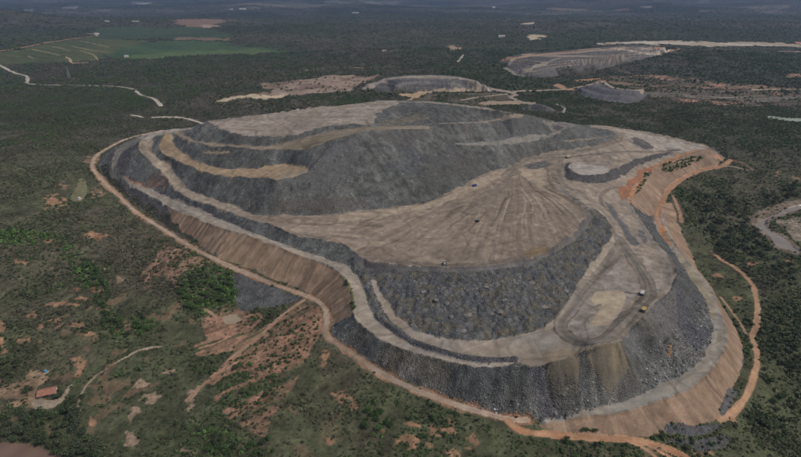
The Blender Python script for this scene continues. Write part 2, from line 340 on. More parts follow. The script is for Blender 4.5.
M4 = mound([(583,87),(590,85),(603,81),(615,88),(630,90),(645,90.5)], [40,46,54,50,48,44], [(578,92),(586,97),(600,100),(615,102.5),(630,103.5),(640,101),(650,93)], 15)
M5 = mound([(524,109),(532,105.5),(541,104.8),(549,107),(555,110)], [28,38,42,38,30], [(522,110),(530,111),(541,111.5),(550,111.5),(557,111)], 12)

def boxblur(A, k=1):
    for _ in range(k):
        B = A.copy(); B[1:-1] = (A[:-2] + 2 * A[1:-1] + A[2:]) / 4
        A = B.copy(); A[:, 1:-1] = (B[:, :-2] + 2 * B[:, 1:-1] + B[:, 2:]) / 4
    return A
zz = boxblur(GZ, 1); GZ = np.where(boxblur((DUMP | M2 | M3 | M4).astype(float), 2) > 0.01, zz, GZ)

def terrace(m, step, z0):
    t = (GZ[m] - z0) / step; f = t - np.floor(t); w = sstep(0, 0.5, t); GZ[m] = GZ[m] * (1 - w) + w * (z0 + step * (np.floor(t) + sstep(0.38, 0.95, f)))
    fl = np.zeros(GX.shape); fl[m] = ((f < 0.42) & (t > 0.3)); return fl
TER2 = terrace(M2, 9.0, 27.0); TER3 = terrace(M3, 6.5, 33.0); TER4 = terrace(M4, 9.0, 27.0)
def hgt(x, y):
    """bilinear lookup in the terrain grid"""
    x = np.asarray(x, float); y = np.asarray(y, float)
    r = np.clip(np.interp(y, YR, np.arange(NR)), 0, NR - 1.001); c = np.clip((x / WID(y) + 1) / 2 * (NCOL - 1), 0, NCOL - 1.001)
    ri = r.astype(int); ci = c.astype(int); fr = r - ri; fc = c - ci
    return ((GZ[ri, ci] * (1 - fc) + GZ[ri, ci + 1] * fc) * (1 - fr) + (GZ[ri + 1, ci] * (1 - fc) + GZ[ri + 1, ci + 1] * fc) * fr)
def hit(u, v):
    """first ground point along the line of sight of a photo pixel"""
    u = np.atleast_1d(np.asarray(u, float)); v = np.atleast_1d(np.asarray(v, float))
    dx, dy, dz = ray(u, v); t = np.full(u.shape, 180.0); done = np.zeros(u.shape, bool); lo = t.copy()
    while not done.all() and t.min() < 20000:
        above = HC + dz * t > hgt(dx * t, dy * t)
        done |= ~above | (t > 19000)
        lo = np.where(done, lo, t); t = np.where(done, t, t * 1.006 + 0.5)
    hi = t
    for k in range(18):
        m = 0.5 * (lo + hi); a = HC + dz * m > hgt(dx * m, dy * m); lo = np.where(a, m, lo); hi = np.where(a, hi, m)
    x = dx * hi; y = dy * hi
    return np.column_stack([x, y, hgt(x, y)])
def wpoly(pts, n=4): q = smooth(pts, True, n); return hit(q[:, 0], q[:, 1])[:, :2]
def wline(pts, n=4): q = smooth(pts, False, n); return hit(q[:, 0], q[:, 1])[:, :2]

# ------------------------------------------------------------------ materials
def new_mat(name):
    m = bpy.data.materials.new(name); m.use_nodes = True
    n = m.node_tree.nodes; n.clear()
    o = n.new('ShaderNodeOutputMaterial'); b = n.new('ShaderNodeBsdfPrincipled')
    b.inputs['Roughness'].default_value = 0.95; b.inputs['Specular IOR Level'].default_value = 0.15
    m.node_tree.links.new(b.outputs[0], o.inputs[0])
    return m, m.node_tree, b
def N(t, kind, **kw):
    n = t.nodes.new(kind)
    for k, v in kw.items():
        if k in n.inputs: n.inputs[k].default_value = v
        else: setattr(n, k, v)
    return n
def ground_mat(name, wl=(9.0, 1.6), amp=(0.5, 0.7), bump=0.6, cell=None, rough=0.95):
    """surface colour from the soil map, broken up by two noises (wavelengths wl) and, for rock, by stone-sized cells"""
    m, t, b = new_mat(name); L = t.links
    col = N(t, 'ShaderNodeAttribute', attribute_name='Col'); geo = N(t, 'ShaderNodeNewGeometry')
    fac = None; hsum = None
    for w, a in zip(wl, amp):
        no = N(t, 'ShaderNodeTexNoise', Scale=1.0 / w, Detail=5.0, Roughness=0.62); L.new(geo.outputs['Position'], no.inputs['Vector'])
        mr = N(t, 'ShaderNodeMapRange'); mr.inputs[1].default_value = 0.25; mr.inputs[2].default_value = 0.75
        mr.inputs[3].default_value = 1 - a * 0.5; mr.inputs[4].default_value = 1 + a * 0.5; L.new(no.outputs[0], mr.inputs[0])
        if fac is None: fac = mr.outputs[0]
        else:
            mm = N(t, 'ShaderNodeMath', operation='MULTIPLY'); L.new(fac, mm.inputs[0]); L.new(mr.outputs[0], mm.inputs[1]); fac = mm.outputs[0]
        last = no.outputs[0]
    h = last
    if cell:
        vo = N(t, 'ShaderNodeTexVoronoi', Scale=1.0 / cell, Randomness=1.0); L.new(geo.outputs['Position'], vo.inputs['Vector'])
        sp_ = N(t, 'ShaderNodeSeparateColor'); L.new(vo.outputs['Color'], sp_.inputs[0])
        cr = N(t, 'ShaderNodeValToRGB'); e = cr.color_ramp.elements
        e[0].position = 0.0; e[0].color = (0.7, 0.7, 0.7, 1); e[1].position = 1.0; e[1].color = (2.4, 2.4, 2.35, 1)
        k = e.new(0.5); k.color = (0.98, 0.98, 0.98, 1); k = e.new(0.9); k.color = (1.18, 1.18, 1.18, 1); k = e.new(0.97); k.color = (1.5, 1.5, 1.5, 1)
        L.new(sp_.outputs[0], cr.inputs[0])
        mx = N(t, 'ShaderNodeMix', data_type='RGBA', blend_type='MULTIPLY'); mx.inputs[0].default_value = 1.0
        nz = N(t, 'ShaderNodeTexNoise', Scale=1.0 / 17.0, Detail=3.0); L.new(geo.outputs['Position'], nz.inputs['Vector']); mz = N(t, 'ShaderNodeMapRange'); mz.inputs[1].default_value = 0.35; mz.inputs[2].default_value = 0.65; mz.inputs[3].default_value = 0.1; mz.inputs[4].default_value = 1.0; L.new(nz.outputs[0], mz.inputs[0]); L.new(mz.outputs[0], mx.inputs[0])
        L.new(col.outputs['Color'], mx.inputs[6]); L.new(cr.outputs[0], mx.inputs[7]); base_c = mx.outputs[2]
        sb = N(t, 'ShaderNodeMath', operation='SUBTRACT'); L.new(last, sb.inputs[0]); L.new(vo.outputs['Distance'], sb.inputs[1]); h = sb.outputs[0]
    else: base_c = col.outputs['Color']
    vm = N(t, 'ShaderNodeVectorMath', operation='SCALE'); L.new(base_c, vm.inputs[0]); L.new(fac, vm.inputs['Scale'])
    L.new(vm.outputs[0], b.inputs['Base Color'])
    bu = N(t, 'ShaderNodeBump', Strength=1.0, Distance=bump); L.new(h, bu.inputs['Height']); L.new(bu.outputs[0], b.inputs['Normal'])
    b.inputs['Roughness'].default_value = rough
    return m
MAT = dict(
    scrub=ground_mat('scrub_soil', (22, 3.5), (0.5, 0.8), 0.9),
    rock=ground_mat('waste_rock', (14, 2.0), (0.35, 0.6), 1.1, cell=1.2),
    soil=ground_mat('bare_soil', (10, 1.5), (0.3, 0.45), 0.45),
    road=ground_mat('packed_dirt', (12, 1.8), (0.22, 0.3), 0.15),
    field=ground_mat('crop_rows', (60, 9), (0.25, 0.3), 0.5),
)
def flat_mat(name, c, rough=0.8, metal=0.0, var=0.25, wl=1.0):
    m, t, b = new_mat(name); geo = N(t, 'ShaderNodeNewGeometry')
    no = N(t, 'ShaderNodeTexNoise', Scale=1.0 / wl, Detail=4.0); t.links.new(geo.outputs['Position'], no.inputs['Vector'])
    cr = N(t, 'ShaderNodeValToRGB'); e = cr.color_ramp.elements
    e[0].position = 0.3; e[0].color = tuple(x * (1 - var) for x in c) + (1,); e[1].position = 0.7; e[1].color = tuple(min(1, x * (1 + var)) for x in c) + (1,)
    t.links.new(no.outputs[0], cr.inputs[0]); t.links.new(cr.outputs[0], b.inputs['Base Color'])
    b.inputs['Roughness'].default_value = rough; b.inputs['Metallic'].default_value = metal
    return m
def water_mat(name, c):
    m, t, b = new_mat(name); geo = N(t, 'ShaderNodeNewGeometry')
    no = N(t, 'ShaderNodeTexNoise', Scale=0.06, Detail=3.0); t.links.new(geo.outputs['Position'], no.inputs['Vector'])
    cr = N(t, 'ShaderNodeValToRGB'); e = cr.color_ramp.elements
    e[0].position = 0.35; e[0].color = tuple(x * 0.85 for x in c) + (1,); e[1].position = 0.7; e[1].color = tuple(x * 1.12 for x in c) + (1,)
    t.links.new(no.outputs[0], cr.inputs[0]); t.links.new(cr.outputs[0], b.inputs['Base Color'])
    b.inputs['Roughness'].default_value = 0.12; b.inputs['Specular IOR Level'].default_value = 0.35
    rp = N(t, 'ShaderNodeTexNoise', Scale=0.9, Detail=3.0); t.links.new(geo.outputs['Position'], rp.inputs['Vector'])
    bu = N(t, 'ShaderNodeBump', Strength=0.25, Distance=0.05); t.links.new(rp.outputs[0], bu.inputs['Height']); t.links.new(bu.outputs[0], b.inputs['Normal'])
    return m

# ------------------------------------------------------------------ soil map: which surface lies where, and its colour
wa = np.clip(GY / 500, 0.7, 6)
QX = GX + wa * 1.9 * fbm(GX, GY, 13, 4, 41); QY = GY + wa * 1.9 * fbm(GX, GY, 13, 4, 43)
CLS = np.zeros(GX.shape, np.int16)
KEYS = [dict(name='ground', parent=None, mat='scrub', label='dark scrub-covered ground around the waste dump reaching to the hazy hills')]
n1 = fbm(GX, GY, 160, 4, 51); n2 = fbm(GX, GY, 34, 4, 53); n3 = fbm(GX, GY, 7, 3, 55)
def mix(a, b, t): return a * (1 - t)[..., None] + b * t[..., None]
def C3(c): return np.broadcast_to(np.array(c, float), GX.shape + (3,))
COLR = mix(C3((0.088, 0.082, 0.055)), C3((0.07, 0.077, 0.043)), sstep(-0.4, 0.5, n1 + 0.6 * n2))
far = sstep(550, 1200, GY)
fc = mix(C3((0.064, 0.06, 0.046)), C3((0.044, 0.05, 0.032)), sstep(-0.5, 0.5, fbm(GX, GY, 420, 5, 57)))
COLR = mix(COLR, fc, far)
COLR = mix(COLR, C3((0.034, 0.043, 0.028)), 0.7 * far * sstep(0.25, 0.55, fbm(GX * 0.4, GY, 700, 4, 58)))
vf = sstep(4500, 7000, GY)
COLR = mix(COLR, C3((0.075, 0.075, 0.068)), vf * sstep(0.1, 0.6, fbm(GX * 0.35, GY, 800, 4, 59)) * 0.7)
COLR = mix(COLR, COLR * 0.72, vf)
COLR = mix(COLR, C3((0.02, 0.026, 0.018)), vf * sstep(0.05, 0.3, fbm(GX * 0.3, GY, 420, 5, 60)) * 0.85)
COLR = mix(COLR, C3((0.15, 0.14, 0.115)), vf * sstep(0.5, 0.7, fbm(GX * 0.3, GY, 300, 4, 62)) * 0.6)
COLR = COLR * (1 + 0.35 * n3 + 0.2 * n2)[..., None]
bare = sstep(0.6, 0.85, fbm(GX, GY, 17, 4, 63) + 0.5 * fbm(GX, GY, 220, 2, 61)) * sstep(1000, 500, GY) * sstep(50, -150, GX)
COLR = mix(COLR, C3((0.20, 0.13, 0.088)), 0.5 * bare)
VEG = 1 - 0.75 * bare
def key(name, mat, parent=None, label=None, fresh=True):
    KEYS.append(dict(name=name, mat=mat, parent=parent, label=label)); return len(KEYS) - 1
def paint(mask, k, c, amp=0.18, c2=None, w=25, veg=0.0, seed=3, soft=None):
    """give the masked cells to surface k with colour c (blotched towards c2)"""
    col = C3(c)[mask]
    x, y = GX[mask], GY[mask]
    if c2 is not None:
        t = sstep(-0.35, 0.45, fbm(x, y, w, 4, seed))[:, None]; col = col * (1 - t) + np.array(c2) * t
    col = col * (1 + amp * fbm(x, y, 6, 3, seed + 7))[:, None]
    COLR[mask] = col
    if k is not None: CLS[mask] = k
    VEG[mask] = veg
fw = sstep(1150, 1500, GY) * np.clip(GY / 1500, 1, 4)
FX = QX + fw * (16 * fbm(GX, GY, 75, 4, 45)); FY = QY + fw * (26 * fbm(GX, GY, 75, 4, 47))
def area(pts, k, c, n=4, **kw):
    P = wpoly(pts, n); m = in_poly(FX, FY, P) if P[:, 1].mean() > 1200 else in_poly(QX, QY, P); paint(m, k, c, **kw); return m
def strip(pts, width, k, c, ragged=0.5, ruts=0.22, clear=1.5, **kw):
    L = wline(pts); D, Sx = line_dist(GX, GY, L, width * 2 + 4 + clear); VEG[D < width / 2 + clear] *= 0.15
    m0 = D < width; m = np.zeros(D.shape, bool); m[m0] = D[m0] < width / 2 * (1 + ragged * 0.5 * fbm(GX[m0], GY[m0], 14, 3, 71)); paint(m, k, c, **kw)
    if ruts: COLR[m] = COLR[m] * (1 + ruts * fbm(D[m], Sx[m] * 0.02, 1.9, 2, 73) + 0.5 * ruts * fbm(D[m] * 0.6 + Sx[m] * 0.03, Sx[m] * 0.01, 2.4, 2, 74))[:, None]
    return m, L
def rows_tint(mask, factor): COLR[mask] = COLR[mask] * np.asarray(factor)[..., None]
def crest_s(Lw, maxd=90): return line_dist(GX, GY, Lw[:, :2], maxd)

ROCK = (0.136, 0.142, 0.136); ROCK2 = (0.106, 0.110, 0.104); ROCKB = (0.115, 0.105, 0.095)
TAN = (0.262, 0.19, 0.132); TAN2 = (0.235, 0.16, 0.115); BEIGE = (0.285, 0.24, 0.19); GREY = (0.27, 0.252, 0.225)
RED = (0.36, 0.165, 0.085); PALE = (0.36, 0.33, 0.29); YEL = (0.30, 0.232, 0.156)

# main dump --------------------------------------------------------
DP = 'waste_rock_dump'
kR = key('rock_slope', 'rock', DP, 'dark grey waste rock face of the upper lifts')
paint(DUMP, kR, ROCK, c2=ROCK2, w=60, seed=81, amp=0.3)
dr_, sr_ = line_dist(GX, GY, np.vstack([LINES['ramplo'][:, :2], LINES['b2'][:, :2]]), 140)
st_ = fbm(sr_, dr_ * 0.05, 8, 3, 84); m_ = DUMP & (dr_ < 130); COLR[m_] *= (1 + 0.26 * st_[m_])[:, None]; del dr_, sr_
def tint_area(pts, c, amt, w=30, seed=5, thr=(-0.3, 0.4), base_mask=None):
    m = in_poly(QX, QY, wpoly(pts)) & (DUMP if base_mask is None else base_mask)
    t = amt * sstep(thr[0], thr[1], fbm(GX[m], GY[m], w, 3, seed)); COLR[m] = COLR[m] * (1 - t)[:, None] + np.array(c) * t[:, None]
# brownish bands high on the faces, bluish middle
tint_area([(300,150),(350,138),(400,132),(440,140),(460,160),(420,175),(380,168),(330,160)], (0.085,0.092,0.104), 0.6)
tint_area([(425,138),(460,150),(520,146),(560,150),(510,165),(470,178),(430,170)], (0.108,0.104,0.096), 0.5)
tint_area([(335,128),(425,128),(440,140),(400,146),(350,140)], (0.118,0.108,0.096), 0.6)
tint_area([(240,196),(300,200),(360,196),(360,210),(300,214),(250,210)], (0.115,0.1,0.085), 0.6)
tint_area([(300,160),(330,148),(358,138),(356,170),(345,186),(318,192),(308,175)], (0.128,0.13,0.13), 0.8, thr=(-1.2,-0.3))
tint_area([(484,122),(522,116),(546,134),(505,142)], (0.125,0.125,0.13), 0.7)
for pts in ([(428,129),(470,126),(486,125),(490,141),(460,142),(430,140)],): tint_area(pts, (0.11,0.104,0.097), 0.5)
# lower front face, left to right
kF = key('rock_slope', 'rock', DP, 'dark rubble face above the perimeter road at the front')
front = P_L1[24:] + P_RCREST[::-1][1:11] + P_RTOE[8:][:] + P_TOEL[::-1][:13]
mF = area([(353,313)] + P_L1[25:] + P_RCREST[::-1][1:11] + P_RTOE[8:] + P_TOEL[::-1][:12] + [(334,323)], kF, (0.116,0.12,0.115), n=2, c2=(0.092,0.094,0.088), w=30, seed=83, amp=0.3)
D1, S1 = crest_s(LINES['l1'], 70); DR, SR = crest_s(LINES['rcrest'], 70)
st = np.where(D1 < DR, fbm(S1, D1 * 0.08, 9, 3, 85), fbm(SR, DR * 0.08, 9, 3, 86)); st2 = np.where(D1 < DR, fbm(S1, D1 * 0.05, 30, 2, 87), fbm(SR, DR * 0.05, 30, 2, 88))
dd = np.minimum(D1, DR)
COLR[mF] = COLR[mF] * (1 + 0.34 * st[mF])[:, None] * (1 + np.array([0.3, 0.12, -0.1]) * (np.clip(st2[mF], -0.15, 1) * sstep(30, 5, dd[mF]))[:, None])
COLR[mF] = COLR[mF] * (1 + 0.35 * sstep(14, 34, dd[mF]))[:, None]                      # coarse clean blocks gather at the foot
for pts, c in (([(548,366),(578,357),(577,383),(581,398),(572,398),(562,404),(556,406),(551,397)], (0.175,0.15,0.106)),
               ([(588,353),(616,341.5),(622,348),(628,367),(624,376),(618,384),(614,392),(606,390),(598,376),(592,365)], (0.18,0.154,0.11))):
    m = in_poly(QX, QY, wpoly(pts, 3)); sv = 0.75 * st + 0.35 * n3 + 1.0 - dd / 24.0; old = COLR.copy(); km = m & (sv > 0.35)
    paint(m, None, c, c2=(0.135,0.12,0.094), w=9, amp=0.25); CLS[km] = key('spoil_tongue', 'soil', DP, 'brown fine spoil spilled down the front rock face')
    COLR[m] *= (1 + 0.3 * st[m])[:, None]; al = (0.9 * sstep(-0.15, 0.7, sv))[m][:, None]; COLR[m] = old[m] * (1 - al) + COLR[m] * al
area([(669,345),(671,343),(673,350),(672.5,356),(668.5,355),(669,350)], None, (0.27,0.16,0.075))
area([(530,370),(541,367),(551,400),(556,412),(544,414),(536,395)], None, (0.12,0.117,0.122)); area([(381,358),(391,346),(395,348),(388,362),(384,365)], None, (0.15,0.14,0.125))
# left outer faces between bench road and second road
area(P_L1IN[3:15] + P_R2L[::-1][19:29], kR, ROCK, c2=(0.085,0.083,0.088), w=20, n=2)
area([(145,184),(152,176),(162,174),(170,186),(160,189),(152,188)], None, (0.18,0.125,0.1), c2=(0.10,0.095,0.095), w=8)
area([(122.5,176),(135,181),(148,189),(138,188),(128,183)], None, RED, n=3)
# soil face left
kT = key('soil_slope', 'soil', DP, 'tan soil face with erosion rills above the perimeter road')
mT = area([(166,207),(182,213),(198,219)] + P_L1[13:25] + [(345,318),(334,322.8)] + P_TOEL[::-1][12:21] + [(190,236),(178,226),(169,216)], kT, TAN, n=2, c2=(0.225,0.16,0.113), w=30)
def rills(mask, Sx, Dx, amt, dark, seed, depth=0.7):
    r = fbm(Sx + 1.6 * fbm(Sx, Dx, 14, 2, seed + 9), Dx * 0.05, 5.0, 4, seed); g = sstep(0.25, 0.75, r)
    COLR[mask] = COLR[mask] * (1 + amt * r[mask])[:, None]
    gg = (g[mask] * sstep(0.05, 0.7, fbm(Sx[mask], Dx[mask] * 0.25, 22, 2, seed + 3)))[:, None]; COLR[mask] = COLR[mask] * (1 - gg) + np.array(dark) * gg
    GZ[mask] -= depth * np.clip(r[mask] + 0.3, 0, 1)
rills(mT, S1, D1, 0.3, (0.10,0.085,0.072), 91, 1.0)
# vegetated foot, left
m = area([(101,165),(112,168),(124,183),(141,193),(158,203),(168,209),(172,218),(182,229),(200,243),(203,247),(180,235),(162,223),(132,202),(108,181)], 0, (0.06,0.055,0.04), c2=(0.085,0.078,0.07), w=12, veg=0.8, n=2)
area([(114,173),(125,183),(141,193),(160,204),(168,210),(166,215),(150,206),(134,195),(120,184)], None, (0.10,0.096,0.098), veg=0.1, n=2)
# bench road left / front
kB = key('haul_road', 'road', DP, 'pale bench road running along the left crest and front of the dump')
mB = area(P_L1 [1:32] + [(504,366.5),(515,363)] + P_L1IN[::-1][1:-1], kB, (0.275,0.25,0.215), n=2, c2=(0.30,0.262,0.215), w=25)
rows_tint(mB, 1 + 0.12 * fbm(D1[mB], S1[mB] * 0.05, 3.0, 2, 95))
area([(108,172),(112,163),(115,152),(126,143),(138,138),(142,141),(129,147),(120,156),(117,167),(124,177),(120,180)], None, (0.2,0.19,0.165), n=2)
# soil verge on crest
strip([(344,277),(350,287),(352.5,297),(353,309)], 3.0, None, (0.14,0.14,0.06), veg=0.5)
# rubble windrow + light track in front of the heap field
kL = key('dump_platform', 'road', DP, 'pale flat track at the foot of the heap field')
area([(371,280),(376,281),(383,294),(390,303.5),(397,315.5),(414.5,328.5),(432,335),(457.5,339),(478.5,341),(510,337),(536,331.5),(550,321.5),(559,315),(556,326),(566,340),(582,346),(600,345),(617,340.5),(584,353),(557,362),(542,365.5),(530,366.5),(517,363),(500,361),(475,357),(450,351),(430,345),(414,340),(400,330),(388,318),(378,300),(371,287)], kL, (0.27,0.232,0.185), n=2, c2=(0.29,0.262,0.23), w=30)
area([(545,352),(580,350),(600,344),(615,340.5),(584,352.8),(557.5,361.5),(543,365)], None, (0.25,0.205,0.145), n=2)
mW, LW = strip([(377,316),(387,325),(400,334),(412,341.5),(425,346.5),(440,351.5),(458,356.5),(475,359.5),(495,360.5),(514,359.5)], 7.5, key('rubble_windrow', 'rock', DP, 'long low ridge of dark rubble beside the front bench road'), (0.085,0.085,0.09))
DW, _ = line_dist(GX, GY, LW, 12); GZ += 2.4 * np.clip(1 - DW / 4.2, 0, 1) * (DW < 5)
# heap field
kH = key('rock_terrace', 'rock', DP, 'sloping terrace of closely tipped dark rubble heaps')
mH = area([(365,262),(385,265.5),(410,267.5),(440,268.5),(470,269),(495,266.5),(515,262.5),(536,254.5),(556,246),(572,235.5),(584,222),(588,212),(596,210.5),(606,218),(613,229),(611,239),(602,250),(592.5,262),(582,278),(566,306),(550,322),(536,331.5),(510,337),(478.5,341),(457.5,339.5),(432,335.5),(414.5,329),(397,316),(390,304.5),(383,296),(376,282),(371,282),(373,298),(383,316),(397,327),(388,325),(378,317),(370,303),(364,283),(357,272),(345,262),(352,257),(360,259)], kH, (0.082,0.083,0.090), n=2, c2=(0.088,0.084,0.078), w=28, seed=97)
def worley(x, y, cell, seed):
    xi = np.floor(x / cell).astype(np.int64); yi = np.floor(y / cell).astype(np.int64)
    best = np.full(x.shape, 1e9); hid = np.zeros(x.shape)
    for a in (-1, 0, 1):
        for b in (-1, 0, 1):
            i = xi + a; j = yi + b
            px = (i + 0.1 + 0.8 * hsh(i, j, seed)) * cell; py = (j + 0.1 + 0.8 * hsh(i, j, seed + 1)) * cell
            d = np.hypot(px - x, py - y); t = d < best; best = np.where(t, d, best); hid = np.where(t, hsh(i, j, seed + 2), hid)
    return best, hid
heap = mH & (D1 > 12)
hx = GX[heap] + 1.7 * fbm(GX[heap], GY[heap], 7, 3, 98); hy = GY[heap] + 1.7 * fbm(GX[heap], GY[heap], 7, 3, 99)
w_, h_ = worley(hx, hy, 6.4, 5); w2_, h2_ = worley(hx, hy, 3.4, 15)
top_fade = sstep(2, 14, line_dist(GX, GY, LINES['r2l'][:, :2], 30)[0])[heap]
GZ[heap] += (1.9 * np.clip(1 - w_ / 3.9, 0, 1) ** 0.8 * (0.35 + 0.9 * h_) + 0.6 * np.clip(1 - w2_ / 2.2, 0, 1) * h2_) * top_fade
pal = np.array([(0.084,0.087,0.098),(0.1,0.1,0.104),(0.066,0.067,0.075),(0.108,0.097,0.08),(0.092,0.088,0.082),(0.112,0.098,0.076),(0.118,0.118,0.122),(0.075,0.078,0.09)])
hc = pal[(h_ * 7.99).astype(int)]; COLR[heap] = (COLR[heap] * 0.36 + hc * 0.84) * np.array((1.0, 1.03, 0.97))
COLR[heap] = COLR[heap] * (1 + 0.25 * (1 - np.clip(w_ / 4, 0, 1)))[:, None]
PALEHEAP = [(421,283),(424,291),(446,291),(452,295),(462,291),(468,290),(480,283),(486,286),(490,285),(502,281),(436,299),(447,303),(531,282),(505,300),(524,298),(452,316),(469,314),(491,313),(500,311),(463,330),(436,323),(561,283),(566,290),(418,298),(477,288),(544,306)]
# apron under the fan edge
area([(356,253),(363,258.6),(375,262),(410,265.4),(438,267),(465,267.8),(488,266.5),(508,263.5),(526,259),(551,248.5),(571,235),(583,222.5),(587,213),(590,213),(590,223),(577,238),(556,251),(530,263),(510,268),(490,271),(465,272.5),(438,272.3),(410,271.5),(385,271),(366,269),(356,262)], key('bench', 'soil', DP, 'dark dusty bench below the tipping edge'), (0.145,0.138,0.132), n=2, c2=(0.115,0.112,0.112), w=15)
# L2: big platform with the radiating fan
kP = key('dump_platform', 'soil', DP, 'wide beige tipping platform with tyre tracks fanning out')
plat = P_R2R[8:27] + [(540,158),(560,158),(566,170),(566,184),(575,192),(585,200),(588,208)] + P_R2L[::-1][:21]
mP = area(plat, kP, (0.272,0.225,0.178), n=2, c2=(0.232,0.192,0.152), w=40, amp=0.15)
apx = hit(517, 166)[0]
ang = np.arctan2(GX - apx[0], -(GY - apx[1])); rad = np.hypot(GX - apx[0], GY - apx[1])
fanm = mP & (rad < 330)
fz = sstep(-0.95, -0.7, ang) * sstep(0.95, 0.6, ang) * sstep(15, 60, rad)
fs = fbm(ang * 60, rad * 0.015, 1.3, 3, 101); fs2 = fbm(ang * 60, rad * 0.05, 4.2, 3, 103)
COLR[fanm] = COLR[fanm] * (1 + (0.26 * fs + 0.2 * fs2)[fanm] * fz[fanm])[:, None]
dk = (fz * sstep(0.05, 0.6, fs + 0.5 * fs2))[fanm][:, None] * 0.7; COLR[fanm] = COLR[fanm] * (1 - dk) + np.array((0.15,0.122,0.095)) * dk
trk = np.random.default_rng(31)
wob = fbm(GX, GY, 60, 2, 106) * 2.0
for k in range(46):
    a_k = trk.uniform(-0.95, 0.8); w_k = trk.uniform(0.7, 1.7); r0_, r1_ = sorted(trk.uniform(15, 280, 2)); r1_ = max(r1_, r0_ + 70)
    dk = np.abs((ang - a_k) * rad + wob * (1 + 0.3 * k % 2)); m = fanm & (dk < w_k) & (rad > r0_) & (rad < r1_)
    cc = np.array((0.118,0.096,0.074)) if trk.random() < 0.7 else np.array((0.35,0.30,0.24)); COLR[m] = COLR[m] * 0.3 + cc * 0.7; GZ[m] -= 0.15
# long sweeping lines left part
lf = mP & (GX < -20); q = fbm((GX * 0.97 - GY * 0.24) * 0.12, GX * 0.24 + GY * 0.97, 6, 4, 105); COLR[lf] *= (1 + 0.26 * q[lf])[:, None]
area([(356,250),(372,246),(398,250),(412,257),(400,263.5),(375,260.5),(362,257)], None, (0.2,0.165,0.13), n=2)
area([(362,258),(375,261),(410,264.5),(438,266),(465,267),(488,265.5),(508,262.5),(526,258),(540,252.5),(530,253),(508,258),(488,261),(465,263),(438,263),(410,261),(376,257.5)], None, (0.165,0.14,0.115), n=2)
area([(524,251),(545,246),(548,249),(540,254),(527,257)], None, (0.2,0.15,0.095), n=2); area([(573,199),(581,203),(586,211),(583,213),(577,207)], None, (0.17,0.14,0.115), n=2)
area([(340,213.5),(362,212),(396,208),(425,204.5),(441,198),(457,191),(472,182),(486,175),(502,170),(508,171),(494,180),(478,189),(460,196),(440,205),(410,212),(370,220),(340,222)], None, (0.32,0.268,0.205), n=2)
area([(495,183),(505,173),(512,168),(519,171),(511,180),(498,192),(482,204),(470,213),(460,216),(478,201)], None, (0.20,0.168,0.135), n=2)
area([(519,170),(530,170),(545,167),(551,171),(549,184),(540,186),(528,180)], None, (0.325,0.27,0.205), n=2)
area([(523,166),(530,163),(545,161.5),(552,164),(545,167.5),(530,169.5)], key('rock_slope', 'rock', DP, 'small grey rock patch beside the fan apex'), (0.15,0.146,0.138), n=2)
# second road (left ribbon)
kR2 = key('haul_road', 'road', DP, 'tan road curving down the left side of the dump onto the platform')
mR2 = area(P_R2L[:11] + [(243,216),(243,209.5)] + P_R2R[:10][::-1], kR2, (0.285,0.242,0.19), n=2, c2=(0.265,0.228,0.18), w=18)
DL2, SL2 = crest_s(LINES['r2l'], 40); rows_tint(mR2, 1 + 0.16 * fbm(DL2[mR2], SL2[mR2] * 0.04, 3, 2, 107))
area([(140,139),(150,132.5),(168,129.5),(178,128.8),(190,128.5),(190,130),(172,132.5),(160,135),(148,139.5)], kR2, (0.31,0.285,0.255), n=2)
# yellow ramp
mY = area(P_YLO + P_YHI[::-1], key('haul_road', 'soil', DP, 'yellow ochre ramp ending in a tongue on the upper left face'), YEL, n=2, c2=(0.29,0.222,0.15), w=16)
area([(277,180),(294,176),(307,172.5),(307.5,170),(298,171),(284,174)], None, (0.29,0.245,0.185), n=2)
area([(204,150.5),(214,150),(230,152.5),(226,154),(210,153.2)], None, (0.27,0.22,0.16), n=2)
# upper ramp and top plateau
kU = key('haul_road', 'road', DP, 'brown ramp road under the top plateau edge')
mU = area(P_RAMPLO + P_RAMPHI[::-1], kU, (0.235,0.2,0.152), n=2, c2=(0.21,0.18,0.14), w=20)
area([(284,149),(296,144),(310,139),(330,134),(330,139),(315,146),(300,150)], None, (0.2,0.172,0.118), n=2)
kTop = key('dump_platform', 'soil', DP, 'pale beige top plateau of the dump')
mTop = area(P_TOPF[1:] + [(400,104)] + P_REAR[:9][::-1] + [(208,122)], kTop, (0.245,0.212,0.178), n=2, c2=(0.285,0.252,0.218), w=30)
COLR[mTop] *= (1 + 0.15 * fbm(GX[mTop] * 0.25, GY[mTop], 14, 3, 109))[:, None]
strip([(372,103.3),(390,102),(418,102),(438,103),(468,106.3),(489,109),(510,113)], 6, key('haul_road', 'road', DP, 'thin pale road on the rear crest of the upper mound'), (0.25,0.225,0.185))
strip([(440,123.4),(462,122.8),(484,121.9),(505,118),(522,115)], 6, key('bench', 'soil', DP, 'narrow tan bench high on the right face'), (0.225,0.195,0.158), ragged=1.0)
strip([(456,143.8),(476,144.2),(501,142.5),(525,139),(545,135.6)], 5, key('bench', 'soil', DP, 'narrow grey bench halfway up the right face'), (0.2,0.195,0.178), ragged=1.0)
area([(540,139),(548,135),(551,129.5),(544,121),(552,121.5),(574,124.2),(572,127),(559,132.5),(550,138)], None, (0.21,0.2,0.18), n=3)
area([(553,124),(562,126),(565,128),(558,130.5),(553,127)], kR, (0.115,0.11,0.11), n=3)
strip([(395,128),(410,128.3),(424,127.6)], 3, None, (0.22,0.205,0.18))
strip([(566,141),(585,139.5),(600,137.5),(611,135.5)], 3.5, None, (0.25,0.215,0.165))
area([(375,124),(400,118),(420,115),(432,118),(415,121),(395,125.5)], None, (0.155,0.145,0.12), n=3)
strip([(464,124),(467,128),(468,140)], 4, None, (0.15,0.135,0.12)); 
